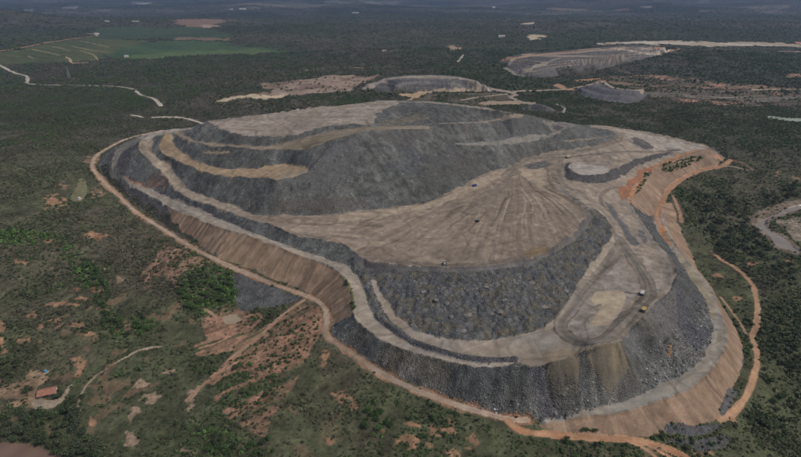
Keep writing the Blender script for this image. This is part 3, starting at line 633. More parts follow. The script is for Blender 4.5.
# right shoulder: roads, pads
kS = key('dump_platform', 'soil', DP, 'beige right shoulder platform crossed by haul roads')
shoulder = [(540,156)] + P_R2R[27:36] + P_REAR[18:25] + P_RCREST[1:9] + [(654.5,239),(668,256),(675,268),(675,282),(668,295),(650,308),(636,320),(625,333),(617,340.5),(600,345),(582,346),(566,340),(556,326),(566,306),(582,278),(592,263),(602,250),(611,239),(613,229),(606,218),(596,210.5),(588,208),(580,198),(566,186),(560,176),(560,160)]
mS = area(shoulder, kS, (0.285,0.245,0.2), n=2, c2=(0.235,0.2,0.164), w=22)
area([(614,129),(640,133),(668,138),(690,143),(707,147),(697,150),(680,152),(655,151.5),(640,148),(632,141)], None, (0.33,0.3,0.265), n=2, c2=(0.30,0.265,0.22), w=14)
area([(634,137),(643,140),(655,148),(648,149.5),(638,146),(632,141)], key('rock_slope', 'rock', DP, 'small dark rock strip on the right shoulder'), (0.13,0.125,0.122), n=3)
# road ribbons on the shoulder
kMain = key('haul_road', 'road', DP, 'main dark haul road climbing from the fan to the right shoulder')
DARK = (0.16,0.14,0.116)
strip([(505,176),(514,168),(526,161),(540,156.5),(565,154),(590,149.5),(608,143.5),(619,138.5),(619,134),(612,131)], 13, kMain, (0.19,0.165,0.135), c2=(0.16,0.14,0.115), w=8, ruts=0.3)
strip([(540,158),(570,156.8),(600,153.5),(630,151.5),(655,152),(680,150)], 7, kMain, DARK, c2=(0.14,0.125,0.107), w=8, ruts=0.3)
# lifted pad with rock edge
area([(566,164),(571.5,163.6),(568,169),(580,174.8),(598,174.8),(610,171),(622,165),(638,158.8),(652,153.8),(668,152.3),(672,153),(666,155.2),(648.5,160.7),(633,167.8),(620.5,176.3),(606.5,181.7),(584,182.6),(568,180),(564.5,172.5)], key('rock_slope', 'rock', DP, 'dark rock edge of the small raised pad'), (0.098,0.095,0.094), n=2)
area([(571.5,164),(568.5,169),(580,174.3),(598,174.3),(609,170.5),(605,166),(590,165),(580,162)], None, (0.33,0.305,0.28), n=2)
k3 = key('haul_road', 'road', DP, 'haul road curving down right of the fan to the lower platform')
m3, L3 = strip([(561,158),(560,168),(561,178),(567,187),(581,195.5),(595,204),(607,216.5),(614.5,228),(618.5,239),(622,250)], 9, k3, (0.165,0.147,0.122), c2=(0.19,0.168,0.14), w=6, ruts=0.35)
strip([(519,172),(506,186),(492,198),(474,210)], 6, None, (0.19,0.16,0.13), ruts=0.3)
strip([(505,178),(488,191),(466,203),(440,211),(405,219)], 5, None, (0.21,0.178,0.145), ruts=0.3)
strip([(612,131),(622,134),(630,141),(640,148.5),(655,151.5)], 8, None, (0.2,0.176,0.148), ruts=0.3)
strip([(545,160),(556,166),(560,176)], 7, None, (0.17,0.15,0.123), ruts=0.3)
strip([(553,187),(566,193),(580,201.5),(590,210)], 5, None, (0.17,0.168,0.165))
strip([(547,168),(549,180),(554,188)], 6, None, (0.17,0.14,0.108))
# cut and red soil beside the right crest
area([(618,191),(624,185),(634,175.5),(645,167.8),(652,166),(645,174.5),(634.5,185),(628,196),(622,200)], key('soil_slope', 'soil', DP, 'small red soil bank inside the right crest'), (0.27,0.13,0.075), n=2, c2=(0.22,0.12,0.08), w=6)
area([(628,199),(634,187),(645,175),(652,167),(668,159.5),(685,153.3),(700,149.5),(702,151),(685,156),(668,162.6),(651,171),(643,182),(635,194),(631,203)], None, (0.32,0.175,0.10), n=2)
strip([(620,226),(612,214),(602,204),(601,196),(607,190),(618,187)], 5, None, DARK); strip([(621,241),(616,225),(622,218),(629,211),(627,203)], 4, None, (0.22,0.195,0.165))
strip([(629,206),(640,224),(652,240),(663,256),(668,270),(667,284),(657,292)], 6, None, (0.215,0.195,0.168), c2=(0.17,0.155,0.14), w=6)
for pts in ([(622,227),(627,225),(633,235),(640,244),(634,246),(626,238)], [(606,203),(612,206),(621,219),(624,226),(619,224),(611,212)], [(637,230),(643,231),(648,240),(643,243)]):
    area(pts, None, (0.12,0.117,0.12), n=3)
area([(648,252),(656,258),(663,272),(662,285),(655,291),(650,276),(643,262)], None, (0.30,0.262,0.225), n=3)
# ring road and mud pan
kRing = key('haul_road', 'road', DP, 'dark looping haul road round the mud pan on the lower platform')
area([(617,259),(627,271),(638,284.5),(640,291),(628,303),(622,314),(613,323),(604,331),(592.5,335),(580,336.5),(569,328),(572,320),(584,306),(598,285.5),(609,270)], kS, (0.30,0.27,0.238), n=3, c2=(0.245,0.218,0.188), w=10)
area([(594,293),(608,291.5),(622,291.5),(624,307),(613.5,317.8),(610,324),(599.5,326),(590.8,324.5),(596,314),(599.5,307),(591,301)], key('mud_pan', 'road', DP, 'dried beige mud pan inside the looping road'), (0.40,0.335,0.245), n=3, c2=(0.34,0.288,0.212), w=10)
strip([(620,246),(607,266),(595,279),(582,293),(570,311),(561,323),(564,333),(578,340.5),(597,340),(612,334),(626,321),(640,306),(648,295),(647,283),(640,270),(632,258),(622,245),(617,236)], 13.5, kRing, (0.165,0.148,0.125), c2=(0.145,0.13,0.112), w=8, ruts=0.35)
strip([(626,292),(634,293.5),(640,293)], 2.5, None, (0.13,0.115,0.1)); strip([(594,307),(600,305)], 4, None, (0.17,0.15,0.125)); strip([(606,334),(616,322),(624,312)], 4, None, (0.14,0.122,0.105))
# big soil face right with green clump, toe track
kTR = key('soil_slope', 'soil', DP, 'tan soil face on the right shoulder below the crest road')
mTR = area(P_RCREST[:8] + P_RTOE[:8][::-1], kTR, (0.255,0.186,0.135), n=2, c2=(0.225,0.165,0.122), w=20)
rills(mTR, SR, DR, 0.2, (0.16,0.12,0.095), 111, 0.4)
VEG[in_poly(GX, GY, wpoly([(662,171),(664,165),(680,160),(700,155.5),(702,159),(690,165),(672,172)]))] = 2.5
VEG[line_dist(GX, GY, wline([(651,171),(643,182),(635.5,194)]), 10)[0] < 2.5] = 1.2
kRS = key('rock_slope', 'rock', DP, 'dark rock face falling to the right bench road')
mRS = area(P_RCREST[7:14] + [(690,300),(709,306)] + P_RTOE[8:14][::-1], kRS, (0.108,0.113,0.112), n=2, c2=(0.09,0.094,0.094), w=20)
tint_area([(650,308),(668,295),(676,284),(690,300),(690,320),(670,335),(645,340),(630,338)], (0.155,0.15,0.148), 0.75, thr=(-1,0.2))
tint_area([(676,268),(690,284),(706,304),(708,335),(698,350),(680,330),(676,300)], (0.088,0.092,0.107), 0.8, thr=(-1,0.2))
# right bench road + its soil face
kBR = key('haul_road', 'road', DP, 'pale grey bench road curving round the right end of the dump')
mBR = area(P_RTOE[8:] + P_BENCHO[::-1][:], kBR, (0.235,0.225,0.2), n=2, c2=(0.26,0.238,0.2), w=20)
DRT, SRT = crest_s(LINES['rtoe'], 40); rows_tint(mBR, 1 + 0.14 * fbm(DRT[mBR], SRT[mBR] * 0.04, 3.5, 2, 113))
area([(673,247),(684,260),(700,281),(713,301),(716,319),(711,318),(707,303),(695,285),(683,268)], None, (0.255,0.225,0.165), n=2)
area([(655,222),(662,226),(670,240),(673,248),(665,239)], None, (0.36,0.19,0.095), n=2)
kTB = key('soil_slope', 'soil', DP, 'lowest tan soil face with rills at the front right foot')
mTB = area(P_BENCHO + P_TANTOE[::-1], kTB, (0.265,0.193,0.137), n=2, c2=(0.235,0.168,0.12), w=25)
DBO, SBO = crest_s(LINES['bencho'], 60); rills(mTB, SBO, DBO, 0.26, (0.15,0.11,0.085), 115, 0.7)
VEG[in_poly(GX, GY, wpoly([(577,433),(582,429),(590,426),(597,431),(612,434),(612,436),(585,435)]))] = 1.0

flat = np.isin(CLS, [i for i, k in enumerate(KEYS) if k['name'] in ('dump_platform', 'haul_road')])
xf, yf = GX[flat], GY[flat]; acc_ = np.ones(xf.shape)
for sd_, wl_, am in ((171, 90, -0.24), (172, 60, -0.2), (173, 70, 0.16), (174, 45, -0.18), (175, 110, -0.22)):
    v_ = np.abs(fbm(xf, yf, wl_, 2, sd_)); acc_ *= 1 + am * sstep(0.06 * 60 / wl_, 0.015, v_)
COLR[flat] *= (acc_ * (1 + 0.12 * fbm(xf, yf, 5, 3, 176)))[:, None]
# surroundings ------------------------------------------------------
kPer = key('perimeter_road', 'road', None, 'pale dirt perimeter road skirting the left and front foot of the dump')
strip(P_ROADL[5:], 10.0, None, (0.25,0.15,0.098), c2=(0.16,0.115,0.078), w=10, ragged=1.0, veg=0.2)
strip(P_ROADL, 5.4, kPer, (0.36,0.29,0.23), ragged=0.3, c2=(0.33,0.245,0.18), w=25)
kT1 = key('dirt_track', 'road', None, 'orange dirt track below the front right soil face leaving the frame at the bottom')
strip([(508,421),(516,428),(530,432.5),(551,434),(575,436),(600,437.8),(622,438.8),(645,442),(662,446.5),(680,454),(692,461)], 7, kT1, (0.36,0.22,0.135), c2=(0.32,0.175,0.1), w=10)
strip([(625,440),(640,446),(652,453),(660,462)], 3.5, kT1, (0.33,0.2,0.125)); strip([(640,441.5),(655,449),(670,457)], 3, kT1, (0.33,0.2,0.125))
kT2 = key('dirt_track', 'road', None, 'orange dirt track curving through the scrub right of the dump')
strip([(712,252),(722,260),(734.5,267),(745,275.8),(753,286),(756.4,298.5),(757.5,312.5),(756,326.5),(752,337),(755,346),(757,356),(756,368),(752,382),(747,395),(740,405),(731,413.5),(719,420)], 5.5, kT2, (0.345,0.215,0.135), c2=(0.31,0.2,0.13), w=10)
strip([(720.5,297),(730,309),(740,323),(747,335)], 2.4, kT2, (0.3,0.2,0.135))
kT3 = key('dirt_track', 'road', None, 'reddish track along the toe of the right shoulder soil face')
strip([(731,160),(722,166),(704,169.5),(688,175.5),(676,183),(668,191),(661,204),(657,215),(661,226)], 9, kT3, (0.31,0.185,0.115), c2=(0.28,0.17,0.11), w=14)
strip([(673,196),(677,205),(681,216),(681,222)], 6, None, (0.26,0.165,0.11)); area([(716,154),(724,157),(722,159.5),(715,158)], None, (0.34,0.2,0.13), n=3)
strip([(723,166),(735,167),(747,170)], 4, None, (0.2,0.165,0.12)); strip([(733,160),(745,164),(753,170)], 2.5, None, (0.2,0.145,0.1))
kT4 = key('dirt_track', 'road', None, 'pale track winding through the far scrub at upper left')
strip([(-3,64),(1.3,66),(15,73),(26.4,76),(27.5,80),(28.5,83.5),(50,85),(106,86),(131,88.6),(141,95),(153.5,98.6),(161,105.7)], 8.5, kT4, (0.40,0.365,0.305), clear=13)
strip([(132,115),(138,116),(142,117.3)], 7, kT4, (0.36,0.32,0.26), clear=10); strip([(153,117.5),(168,117),(184,118),(194,120.5),(203,123.5)], 6.5, kT4, (0.40,0.365,0.31), clear=9)
strip([(205,310),(214,316),(222,334),(208,341),(196,346)], 4, None, (0.25,0.17,0.115)); 
strip([(304,300),(285,313),(268,329),(252,342),(232,358),(214,376),(200,387),(188,400)], 4.5, key('dirt_track', 'road', None, 'eroded brown trail descending through the red gully left of the dump'), (0.29,0.19,0.13))
strip([(249,327),(232,335),(216,343),(200,348)], 3, None, (0.3,0.18,0.12))
# eroded red ground left of the dump
def ero(pts, c, thr=-0.1, veg=0.28, ax=(0.2, 1.0), w=12, c2=None):
    m = in_poly(QX, QY, wpoly(pts)); x, y = GX[m], GY[m]
    n = fbm((x * 0.77 + y * 0.64) * ax[0], (-x * 0.64 + y * 0.77) * ax[1], w, 4, 121)
    a_ = sstep(thr - 0.7, thr - 0.05, n) * (0.8 + 0.2 * fbm(x, y, 5, 3, 122)); t_ = sstep(-0.35, 0.45, fbm(x, y, 9, 4, 3))[:, None]
    cc = np.array(c) * (1 - 0.3 * t_) * (1 + 0.15 * fbm(x, y, 3, 2, 123))[:, None]; gl = 0.3 * sstep(0.35, 0.7, fbm((x * 0.77 + y * 0.64) * 0.1, -x * 0.64 + y * 0.77, 4, 3, 124))[:, None]
    cc = cc * (1 - gl); a_ = np.clip(a_, 0, 1)[:, None]; COLR[m] = COLR[m] * (1 - a_) + cc * a_; VEG[m] = VEG[m] * (1 - a_[:, 0]) + veg * a_[:, 0]
RS = (0.325, 0.195, 0.135)
ero([(318,306),(323,318),(321,335),(310,350),(309,357),(293,369),(270,374),(248,378),(250,372),(225,378),(213,385),(208,380),(222,366),(236,352),(205,356),(196,352),(245,335),(262,328),(285,315),(300,305)], RS, -0.25)
ero([(308,366),(300,375),(288,395),(273,418),(264,436),(252,432),(240,424),(225,417),(222,410),(238,398),(225,392),(216,402),(214,396),(236,385),(262,376),(285,370)], RS, -0.05)
ero([(204,311),(217,302),(236,298),(241,308),(262,316),(250,330),(232,336),(212,340),(202,330)], RS, -0.3)
ero([(161,245),(181,249),(199,257),(214,262),(198,268),(181,274),(177,287),(172,280),(161,275),(145,283),(142,274),(153.5,260)], (0.29,0.185,0.13), -0.35)
area([(232.7,272.8),(250,279),(263,283),(280,290),(300.6,297),(295.6,301.8),(270.4,306.8),(240,311),(236.5,293)], key('rock_slope', 'rock', None, 'small grey rubble spill below the perimeter road on the left'), (0.115,0.12,0.122), n=3, c2=(0.085,0.09,0.088), w=12)
ero([(640,452),(660,444),(690,450),(700,460),(640,461)], (0.22,0.15,0.1), 0.2)
for x, y, rx, ry in [(98,235,9,3),(121,280,4,3),(126,284,3,2),(75.5,289,4,2.5),(96,290,5,3),(80.5,298.5,5,2),(62,304,11,2.5),(103,310,5,2),(31.5,315.6,6,3),(56.6,321,7,6),(41.5,328,4,2.5),(1,324,4,9),(88,333,6,2),(341,396,8,6),(353.5,403.6,4,4),(324.5,356,4,8),(410,439,10,8),(430,445,6,5),(472,440,5,5),(453,422.5,4,4),(455,453,6,3),(78,362,5,11),(0,347,5,10),(140,382,7,4),(153.5,397,8,4),(148.5,403,6,3),(136,410,6,3),(131,418,2,4),(191,398.6,5,10),(131,440,5,6),(93,422,3,4),(186,451,6,4),(54,202,9,5),(98,192,5,5),(65,185.5,6,3),(87,160,4,3),(415,425,12,2),(438,432,12,3),(330,440,4,3),(18,340,8,3),(75,325,6,2),(168,372,4,3),(700,455,8,4),(735,420,4,3),(47,240,5,2),(20,262,6,2),(470,448,8,2),(380,430,4,2),(779,174,4,2.5),(797,180,5,2.5),(752,264,6,3),(716,276,5,3),(738,298,4,2),(790,262,3,2)]:
    p = hit([x - rx, x + rx, x, x], [y, y, y - ry, y + ry]); c = p[:, :2].mean(0); ax_ = (p[1, :2] - p[0, :2]) / 2; ay = (p[2, :2] - p[3, :2]) / 2
    M = np.linalg.inv(np.column_stack([ax_, ay])); dxy = np.stack([GX - c[0], GY - c[1]], -1)
    near = (abs(GX - c[0]) < 60) & (abs(GY - c[1]) < 60); e = dxy[near] @ M.T; d = np.hypot(e[:, 0], e[:, 1]) + 1.15 * fbm(GX[near], GY[near], 6, 4, 131)
    mm = np.zeros(GX.shape, bool); mm[near] = d < 1.15; al = sstep(1.15, 0.55, d)[d < 1.15][:, None]; old = COLR[mm].copy(); ov = VEG[mm].copy(); cc = (0.30,0.185,0.115) if (x < 120 or x > 320) else (0.31,0.235,0.17)
    if y < 200: cc = (0.24,0.17,0.115)
    paint(mm, None, cc, c2=tuple(0.75 * q for q in cc), w=6, veg=0.3); COLR[mm] = old * (1 - al) + COLR[mm] * al; VEG[mm] = ov * (1 - al[:, 0]) + 0.3 * al[:, 0]
ero([(0,387),(22.6,380),(32.7,370),(47.8,377),(36,389),(38,397),(58,405),(30,407),(5,405),(22,398.6),(0,398.6)], (0.31,0.215,0.145), -0.55, ax=(1, 1))
area([(34,396),(40,400),(56,400),(68,386),(71,387),(60,404),(48,409),(32,408)], None, (0.31,0.26,0.2), n=3)
strip([(161,346.5),(141,349.5),(126,357),(110.7,366),(95.6,376),(85.5,387),(78,402.4),(80,410)], 1.9, key('dirt_track', 'road', None, 'pale broken footpath curving over the grassy spur at lower left'), (0.27,0.225,0.165), ragged=2.6)
VEG[in_poly(GX, GY, wpoly([(161,348),(126,358),(95,378),(80,405),(95,440),(130,450),(170,440),(200,400),(190,365)]))] *= 0.45
VEG[in_poly(GX, GY, wpoly([(692,262),(722,262),(752,290),(752,330),(742,335),(720,300)]))] *= 0.45
VEG[in_poly(GX, GY, wpoly([(700,240),(730,245),(760,270),(801,300),(801,265),(770,250),(740,235),(715,232)]))] *= 0.55
m = in_poly(GX, GY, wpoly([(80,178),(86,182),(86,196),(78,202),(70,198),(76,188)])); COLR[m] = np.array((0.15,0.145,0.085)); VEG[m] = 0.1
# rubble beside the front right track
kRb = key('rock_slope', 'rock', None, 'low grey rubble bank at the front right foot of the dump')
area([(664.5,427),(678.5,424.5),(700,425),(720.5,424),(718,429),(696,434.8),(671.5,434.8)], kRb, (0.11,0.11,0.115), n=3, veg=0.05)
area([(666,440),(705,438),(727.5,435),(729,443.5),(705,452),(687,447)], kRb, (0.105,0.105,0.105), n=3, veg=0.15)
area([(729,388),(722,404),(720,414),(726,414),(733,402),(737,392)], None, (0.10,0.10,0.10), n=3, veg=0.35)
# far ground: quarries, clearings, fields
kQ2 = key('rock_slope', 'rock', 'far_rock_dump', 'grey rock face of the dump behind the main one')
paint(M2, kQ2, (0.115,0.117,0.123), c2=(0.10,0.10,0.105), w=60)
COLR[TER2 > 0] = np.array((0.155,0.145,0.13)) * (1 + 0.25 * n3[TER2 > 0])[:, None]
strip([(364,88),(380,82),(393,78.5),(404,77),(425,76.8),(440,77),(465,79),(479,84),(491,88.3),(510,91.3)], 17, key('haul_road', 'road', 'far_rock_dump', 'pale crest road of the dump behind the main one'), (0.24,0.215,0.185))
strip([(396,86),(410,83),(430,82.3),(452,84),(470,88)], 6, None, (0.19,0.185,0.18))
kC = key('clearing', 'soil', None, 'bare reddish beige clearing behind the dump on the left')
area([(262,86),(272,83.5),(290,80),(305,78),(330,76.5),(360,75.5),(378,75.5),(372,80),(362,84),(355,88),(340,92),(318,93.5),(300,95),(285,96.5),(262,97.5),(240,100.5),(215,102.5),(217,100.5),(240,97.5),(265,93),(268,90)], kC, (0.27,0.21,0.168), c2=(0.17,0.125,0.097), w=45, n=3, amp=0.3, veg=0.12)
area([(215,100.5),(235,99),(262,95),(282,94.5),(283,96.5),(262,98.5),(235,101.5),(216,102.6)], None, (0.42,0.355,0.26), n=3)
strip([(306,70.5),(318,69),(330,67.5),(338,66.8)], 12, kC, (0.33,0.27,0.19)); strip([(350,67.5),(362,68)], 14, kC, (0.28,0.27,0.18))
area([(398,92.5),(413,91.5),(414,94.5),(410,99.5),(418,99.8),(405,99.8),(407,96)], None, (0.38,0.28,0.185), n=3); area([(416,91),(428,91),(426,93.5),(418,96.5),(414,96)], None, (0.36,0.27,0.18), n=3)
kC = key('clearing', 'soil', None, 'scattered sandy and reddish clearings on the plain beyond the dump')
strip([(425,91.8),(445,91.3),(480,90.5)], 10, kC, (0.31,0.255,0.19))
m = area([(416,100),(420,95),(432,92.5),(470,92.5),(500,93),(512,95),(508,101),(489,106),(468,104),(440,100.5)], 0, (0.11,0.095,0.072), c2=(0.085,0.078,0.056), w=60, veg=0.5, n=3)
strip([(462,100),(476,97.5),(490,96),(506,94)], 8, kC, (0.3,0.255,0.2))
area([(480,102),(500,100),(516,101),(520,104.5),(505,104),(484,104)], kC, (0.3,0.24,0.18), n=3)
kFR = key('dirt_track', 'road', None, 'pale far road linking the back dumps')
strip([(488,88.5),(505,91.3),(522,91),(545,90.3),(562,89.5)], 16, kFR, (0.3,0.25,0.2))
area([(511,92),(517,92),(520,98),(530,101),(537,101),(536,103.8),(522,103.5),(514,98)], kFR, (0.28,0.24,0.2), n=3)
paint(M5, key('rock_slope', 'rock', None, 'small grey rock cone behind the dump by the far road'), (0.13,0.128,0.125))
kQ3 = key('rock_slope', 'rock', 'distant_rock_dump', 'grey terraced face of the distant dump on the right')
paint(M3, kQ3, (0.135,0.13,0.128), c2=(0.105,0.102,0.102), w=60, amp=0.3)
m = TER3 > 0; COLR[m] = np.array((0.255,0.218,0.18)) * (1 + 0.3 * n3[m] + 0.3 * n2[m])[:, None]
strip([(504,60.3),(520,57.5),(538,55),(576,52.6),(600,50),(625,47.8)], 26, key('haul_road', 'road', 'distant_rock_dump', 'tan crest road of the distant dump on the right'), (0.28,0.225,0.175))
strip([(503,60.3),(507,58.9),(530,55.4),(560,52.4),(590,49.8)], 11, None, (0.34,0.185,0.115))
strip([(515,73.5),(530,69),(545,63.5),(552,60.5),(560,58)], 14, None, (0.24,0.215,0.185)); strip([(505,68),(513,72.5),(523,77)], 14, None, (0.26,0.235,0.2))
area([(551,76.5),(556,72),(575,68),(600,65),(620,66),(640,64),(660,60),(680,56),(690,60),(690,72),(660,76),(640,72),(615,76),(600,76.5),(575,78)], 0, (0.06,0.058,0.048), veg=0.9, n=3)
strip([(613,48),(632,51),(645,53.5),(660,54)], 14, None, (0.38,0.34,0.29)); strip([(640,48),(655,49),(675,50)], 12, None, (0.42,0.36,0.31)); strip([(655,48.3),(680,48.8)], 8, None, (0.36,0.2,0.13))
kPl = key('tailings_flat', 'road', None, 'long pale flat of tailings on the far right plateau')
area([(600,42.5),(630,41.6),(662,41.2),(690,41.6),(722,42.3),(745,41.5),(770,42),(790,44),(803,45.8),(803,47.2),(770,46.6),(740,46.2),(715,46.5),(690,46.2),(665,44.5),(640,43.6),(600,44)], kPl, (0.44,0.40,0.34), n=3, c2=(0.33,0.285,0.22), w=120)
strip([(780,51),(795,51.6),(806,52)], 14, None, (0.36,0.26,0.2)); area([(796,42.6),(806,42.3),(806,44.8),(797,44.8)], None, (0.38,0.2,0.17), n=3)
paint(M4, key('rock_slope', 'rock', 'distant_small_rock_dump', 'small bluish grey rock tip beyond the dump on the right'), (0.135,0.137,0.145), c2=(0.12,0.12,0.127), w=50)
strip([(600,79),(604,82.5),(612,87.3),(628,89.8),(645,90.6)], 14, kFR, (0.32,0.27,0.215)); strip([(562,89.5),(575,88),(590,84.5),(602,80)], 12, kFR, (0.29,0.22,0.165))
area([(556,84),(562,86),(572,89),(560,90),(557,88)], kFR, (0.33,0.215,0.15), n=3)
area([(575,80),(590,79),(602,77.5),(610,78.3),(598,80.5),(580,82)], kC, (0.34,0.2,0.13), n=3)
wk = in_poly(FX, FY, wpoly([(600,79),(650,75),(700,80),(760,86),(803,88),(803,103),(760,106),(700,104),(650,99),(646,92),(628,88)], 3)); bnd = fbm(GX * 0.12, GY, 60, 4, 68)
paint(wk, None, (0.085,0.075,0.056), c2=(0.11,0.092,0.07), w=80, veg=0.55); mk = wk & (bnd > 0.42); paint(mk, None, (0.22,0.145,0.1), c2=(0.16,0.125,0.09), w=50, veg=0.08); mk = wk & (bnd < -0.5); paint(mk, None, (0.15,0.14,0.118), veg=0.15)
for pts in ([(648,76),(655,75.3),(668,77.5),(690,79.5),(672,80),(655,78.5)], [(706,83),(720,82.8),(734,84),(722,85.3),(708,84.6)], [(712,101.5),(730,101),(733,103.5),(715,104.3)], [(738,101),(745,100),(744,103),(739,103.3)], [(682,98.5),(696,99),(694,101.5),(684,100.8)], [(770,91),(783,92),(782,96),(771,94)], [(770,99.5),(780,99.5),(780,101.5),(772,101.5)], [(786,73),(804,74),(804,77),(790,77.5),(785,75.5)]):
    area(pts, kC, (0.31,0.185,0.135), n=3, c2=(0.16,0.12,0.09), w=28, veg=0.3)
strip([(690,78),(705,82),(725,85),(745,87.5),(760,90)], 8, kFR, (0.24,0.185,0.135)); strip([(753,90),(775,89.3),(806,89.3)], 11, kFR, (0.35,0.295,0.22)); strip([(685,96),(705,98),(735,97.5),(765,95.5)], 8, kFR, (0.2,0.19,0.145)); strip([(700,91),(715,92),(735,91)], 8, kFR, (0.2,0.17,0.13))
strip([(610,69),(625,72),(640,75.5)], 8, kFR, (0.17,0.14,0.11)); strip([(556,104),(562,106.5),(565,109),(563,112.5)], 5, kFR, (0.3,0.28,0.24)); strip([(458,62),(461,58.5),(463,55)], 10, None, (0.32,0.31,0.28))
area([(526,36),(534,34.5),(545,35),(542,38),(530,40.5),(527,39)], kC, (0.42,0.36,0.27), n=3); area([(451,47),(456,45.5),(459,48),(454,50.5)], kC, (0.3,0.23,0.17), n=3); area([(520,23.6),(530,22.6),(537,23.5),(530,24.6)], kC, (0.42,0.36,0.27), n=3)
area([(174,20.5),(200,19),(228,20),(222,22.5),(212,26),(190,27)], kC, (0.18,0.125,0.095), n=3); area([(203,25),(213,25.2),(215,27),(204,27.3)], kC, (0.28,0.22,0.17), n=3)
area([(166,37.5),(185,36.3),(215,36.8),(240,38.6),(215,40),(180,39.5)], kC, (0.15,0.12,0.085), n=3)
kG = key('crop_field', 'field', None, 'olive crop field with pale rows at upper left')
area([(-6,52.5),(20,49),(50,44),(75,40),(96,37.5),(130,40),(150,41),(128,47),(112,53),(100,60),(82,62.2),(40,63),(-6,64.5)], kG, (0.078,0.09,0.043), n=3, c2=(0.062,0.077,0.038), w=110, amp=0.25)
fm = CLS == kG; COLR[fm] *= (1 + 0.14 * np.sin((GX[fm] * 0.35 + GY[fm] * 0.94) / 9.0))[:, None]
kG2 = key('crop_field', 'field', None, 'bright green crop field at upper left')
area([(110,53),(120,49),(140,44.5),(165,41.5),(200,40.5),(215,42),(240,45.5),(262,47),(288,50),(270,52.5),(240,53.5),(200,55.5),(165,57.5),(126,59.5)], kG2, (0.055,0.09,0.042), n=3, c2=(0.043,0.073,0.036), w=150, amp=0.3)
area([(126,57.5),(150,53.8),(200,51),(240,49.5),(268,49.8),(280,51),(262,52.8),(230,54),(200,55.5),(150,58.3)], kG2, (0.078,0.118,0.05), n=3, amp=0.3)
kG3 = key('crop_field', 'field', None, 'dark green plantation block at upper left')
area([(98,28),(121,26.4),(150,27),(190,27.3),(215,29.5),(225,33),(235,37),(190,36.8),(166,38),(130,39),(97,38.5)], kG3, (0.041,0.063,0.037), n=3, c2=(0.05,0.071,0.041), w=120, amp=0.3)
kFT = key('dirt_track', 'road', None, 'reddish field road below the dark hill at upper left')
strip([(-6,51.8),(20,48),(45,43),(70,39.2),(92,36.3)], 17, kFT, (0.30,0.19,0.125)); strip([(88,33.5),(96,34.5),(97,36)], 14, kFT, (0.36,0.27,0.19))
strip([(66,57),(70,59.5),(72.5,63),(88,62.5)], 8, kFT, (0.36,0.27,0.18))
for pts in ([(33,49.5),(45,52),(60,55.5)], [(53,47),(70,50.5)], [(80,41),(95,44),(108,47)], [(80,51),(92,54),(98,60)], [(72,46.5),(90,50),(110,52.5)], [(28,56),(34,58.5)]):
    strip(pts, 7, None, (0.25,0.21,0.13))
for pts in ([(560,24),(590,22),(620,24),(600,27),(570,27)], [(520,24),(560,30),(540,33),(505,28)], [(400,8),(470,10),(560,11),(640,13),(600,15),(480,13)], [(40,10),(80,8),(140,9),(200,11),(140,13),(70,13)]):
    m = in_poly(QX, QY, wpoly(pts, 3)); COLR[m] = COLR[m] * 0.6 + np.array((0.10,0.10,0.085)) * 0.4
for pts, c in (([(612,10),(620,9),(632,9.3),(630,11),(616,11)], (0.34,0.22,0.18)), ([(640,6),(652,6),(650,8),(642,8)], (0.3,0.28,0.26)), ([(545,9),(570,8),(590,10),(570,11)], (0.24,0.19,0.15)), ([(700,10),(716,10),(714,11.8),(702,11.6)], (0.25,0.22,0.2)), ([(762,11.5),(785,12.5),(780,14.6),(764,13.5)], (0.24,0.22,0.2)), ([(130,2.2),(140,1.5),(146,2.5),(160,2),(152,3.3),(140,4.5)], (0.4,0.4,0.42)), ([(62,6.5),(78,5.8),(76,8.5),(66,9.3)], (0.26,0.26,0.27)), ([(90,10.6),(110,9.6),(108,11.3),(94,11.8)], (0.24,0.24,0.24)), ([(24,9.3),(34,9),(33,11),(26,11)], (0.2,0.2,0.2)), ([(320,1),(345,0),(375,0.5),(360,3),(330,3)], (0.17,0.17,0.16)), ([(365,2),(395,1.5),(399,4.5),(375,5)], (0.2,0.19,0.18))):
    m = in_poly(QX, QY, wpoly(pts, 3)); q_ = sstep(-0.5, 0.4, fbm(GX[m] * 0.5, GY[m], 160, 4, 66))[:, None]; COLR[m] = np.array(c) * 0.55 * q_ + COLR[m] * (1 - 0.55 * q_); VEG[m] = 0.1

for nm, a0, a1, h_b in (('l1', 4, 150, 1.2), ('r2l', 44, 118, 1.3), ('rcrest', 0, 70, 1.2), ('bencho', 8, 80, 0.9), ('ramplo', 8, 40, 1.2), ('r2l', 0, 40, 1.1), ('ylo', 4, 40, 1.0)):
    Lb = LINES[nm][a0:a1, :2]
    if len(Lb) < 2: continue
    Db, Sb = line_dist(GX, GY, Lb, 5.0); mb = Db < 2.2; nb = fbm(Sb[mb], Db[mb] * 0, 9, 3, 135)
    hb = np.clip(1 - Db[mb] / 2.0, 0, 1) * sstep(-0.35, 0.1, nb); GZ[mb] += h_b * hb; COLR[mb] *= (1 - 0.25 * hb)[:, None]
# small relief of each surface
ROCKY = np.isin(CLS, [i for i, k in enumerate(KEYS) if k['mat'] == 'rock']); lod = sstep(1600, 700, GY)
rr = fbm(GX, GY, 4.5, 2, 141); GZ += np.where(ROCKY, lod * (0.75 * rr + 0.7 * fbm(GX, GY, 14, 2, 143)), 0)
SOILY = np.isin(CLS, [i for i, k in enumerate(KEYS) if k['mat'] in ('soil',)]); GZ += np.where(SOILY, lod * 0.25 * rr, 0)
GZ += np.where(CLS == 0, lod * 0.5 * fbm(GX, GY, 9, 3, 147) - 0.0, 0)
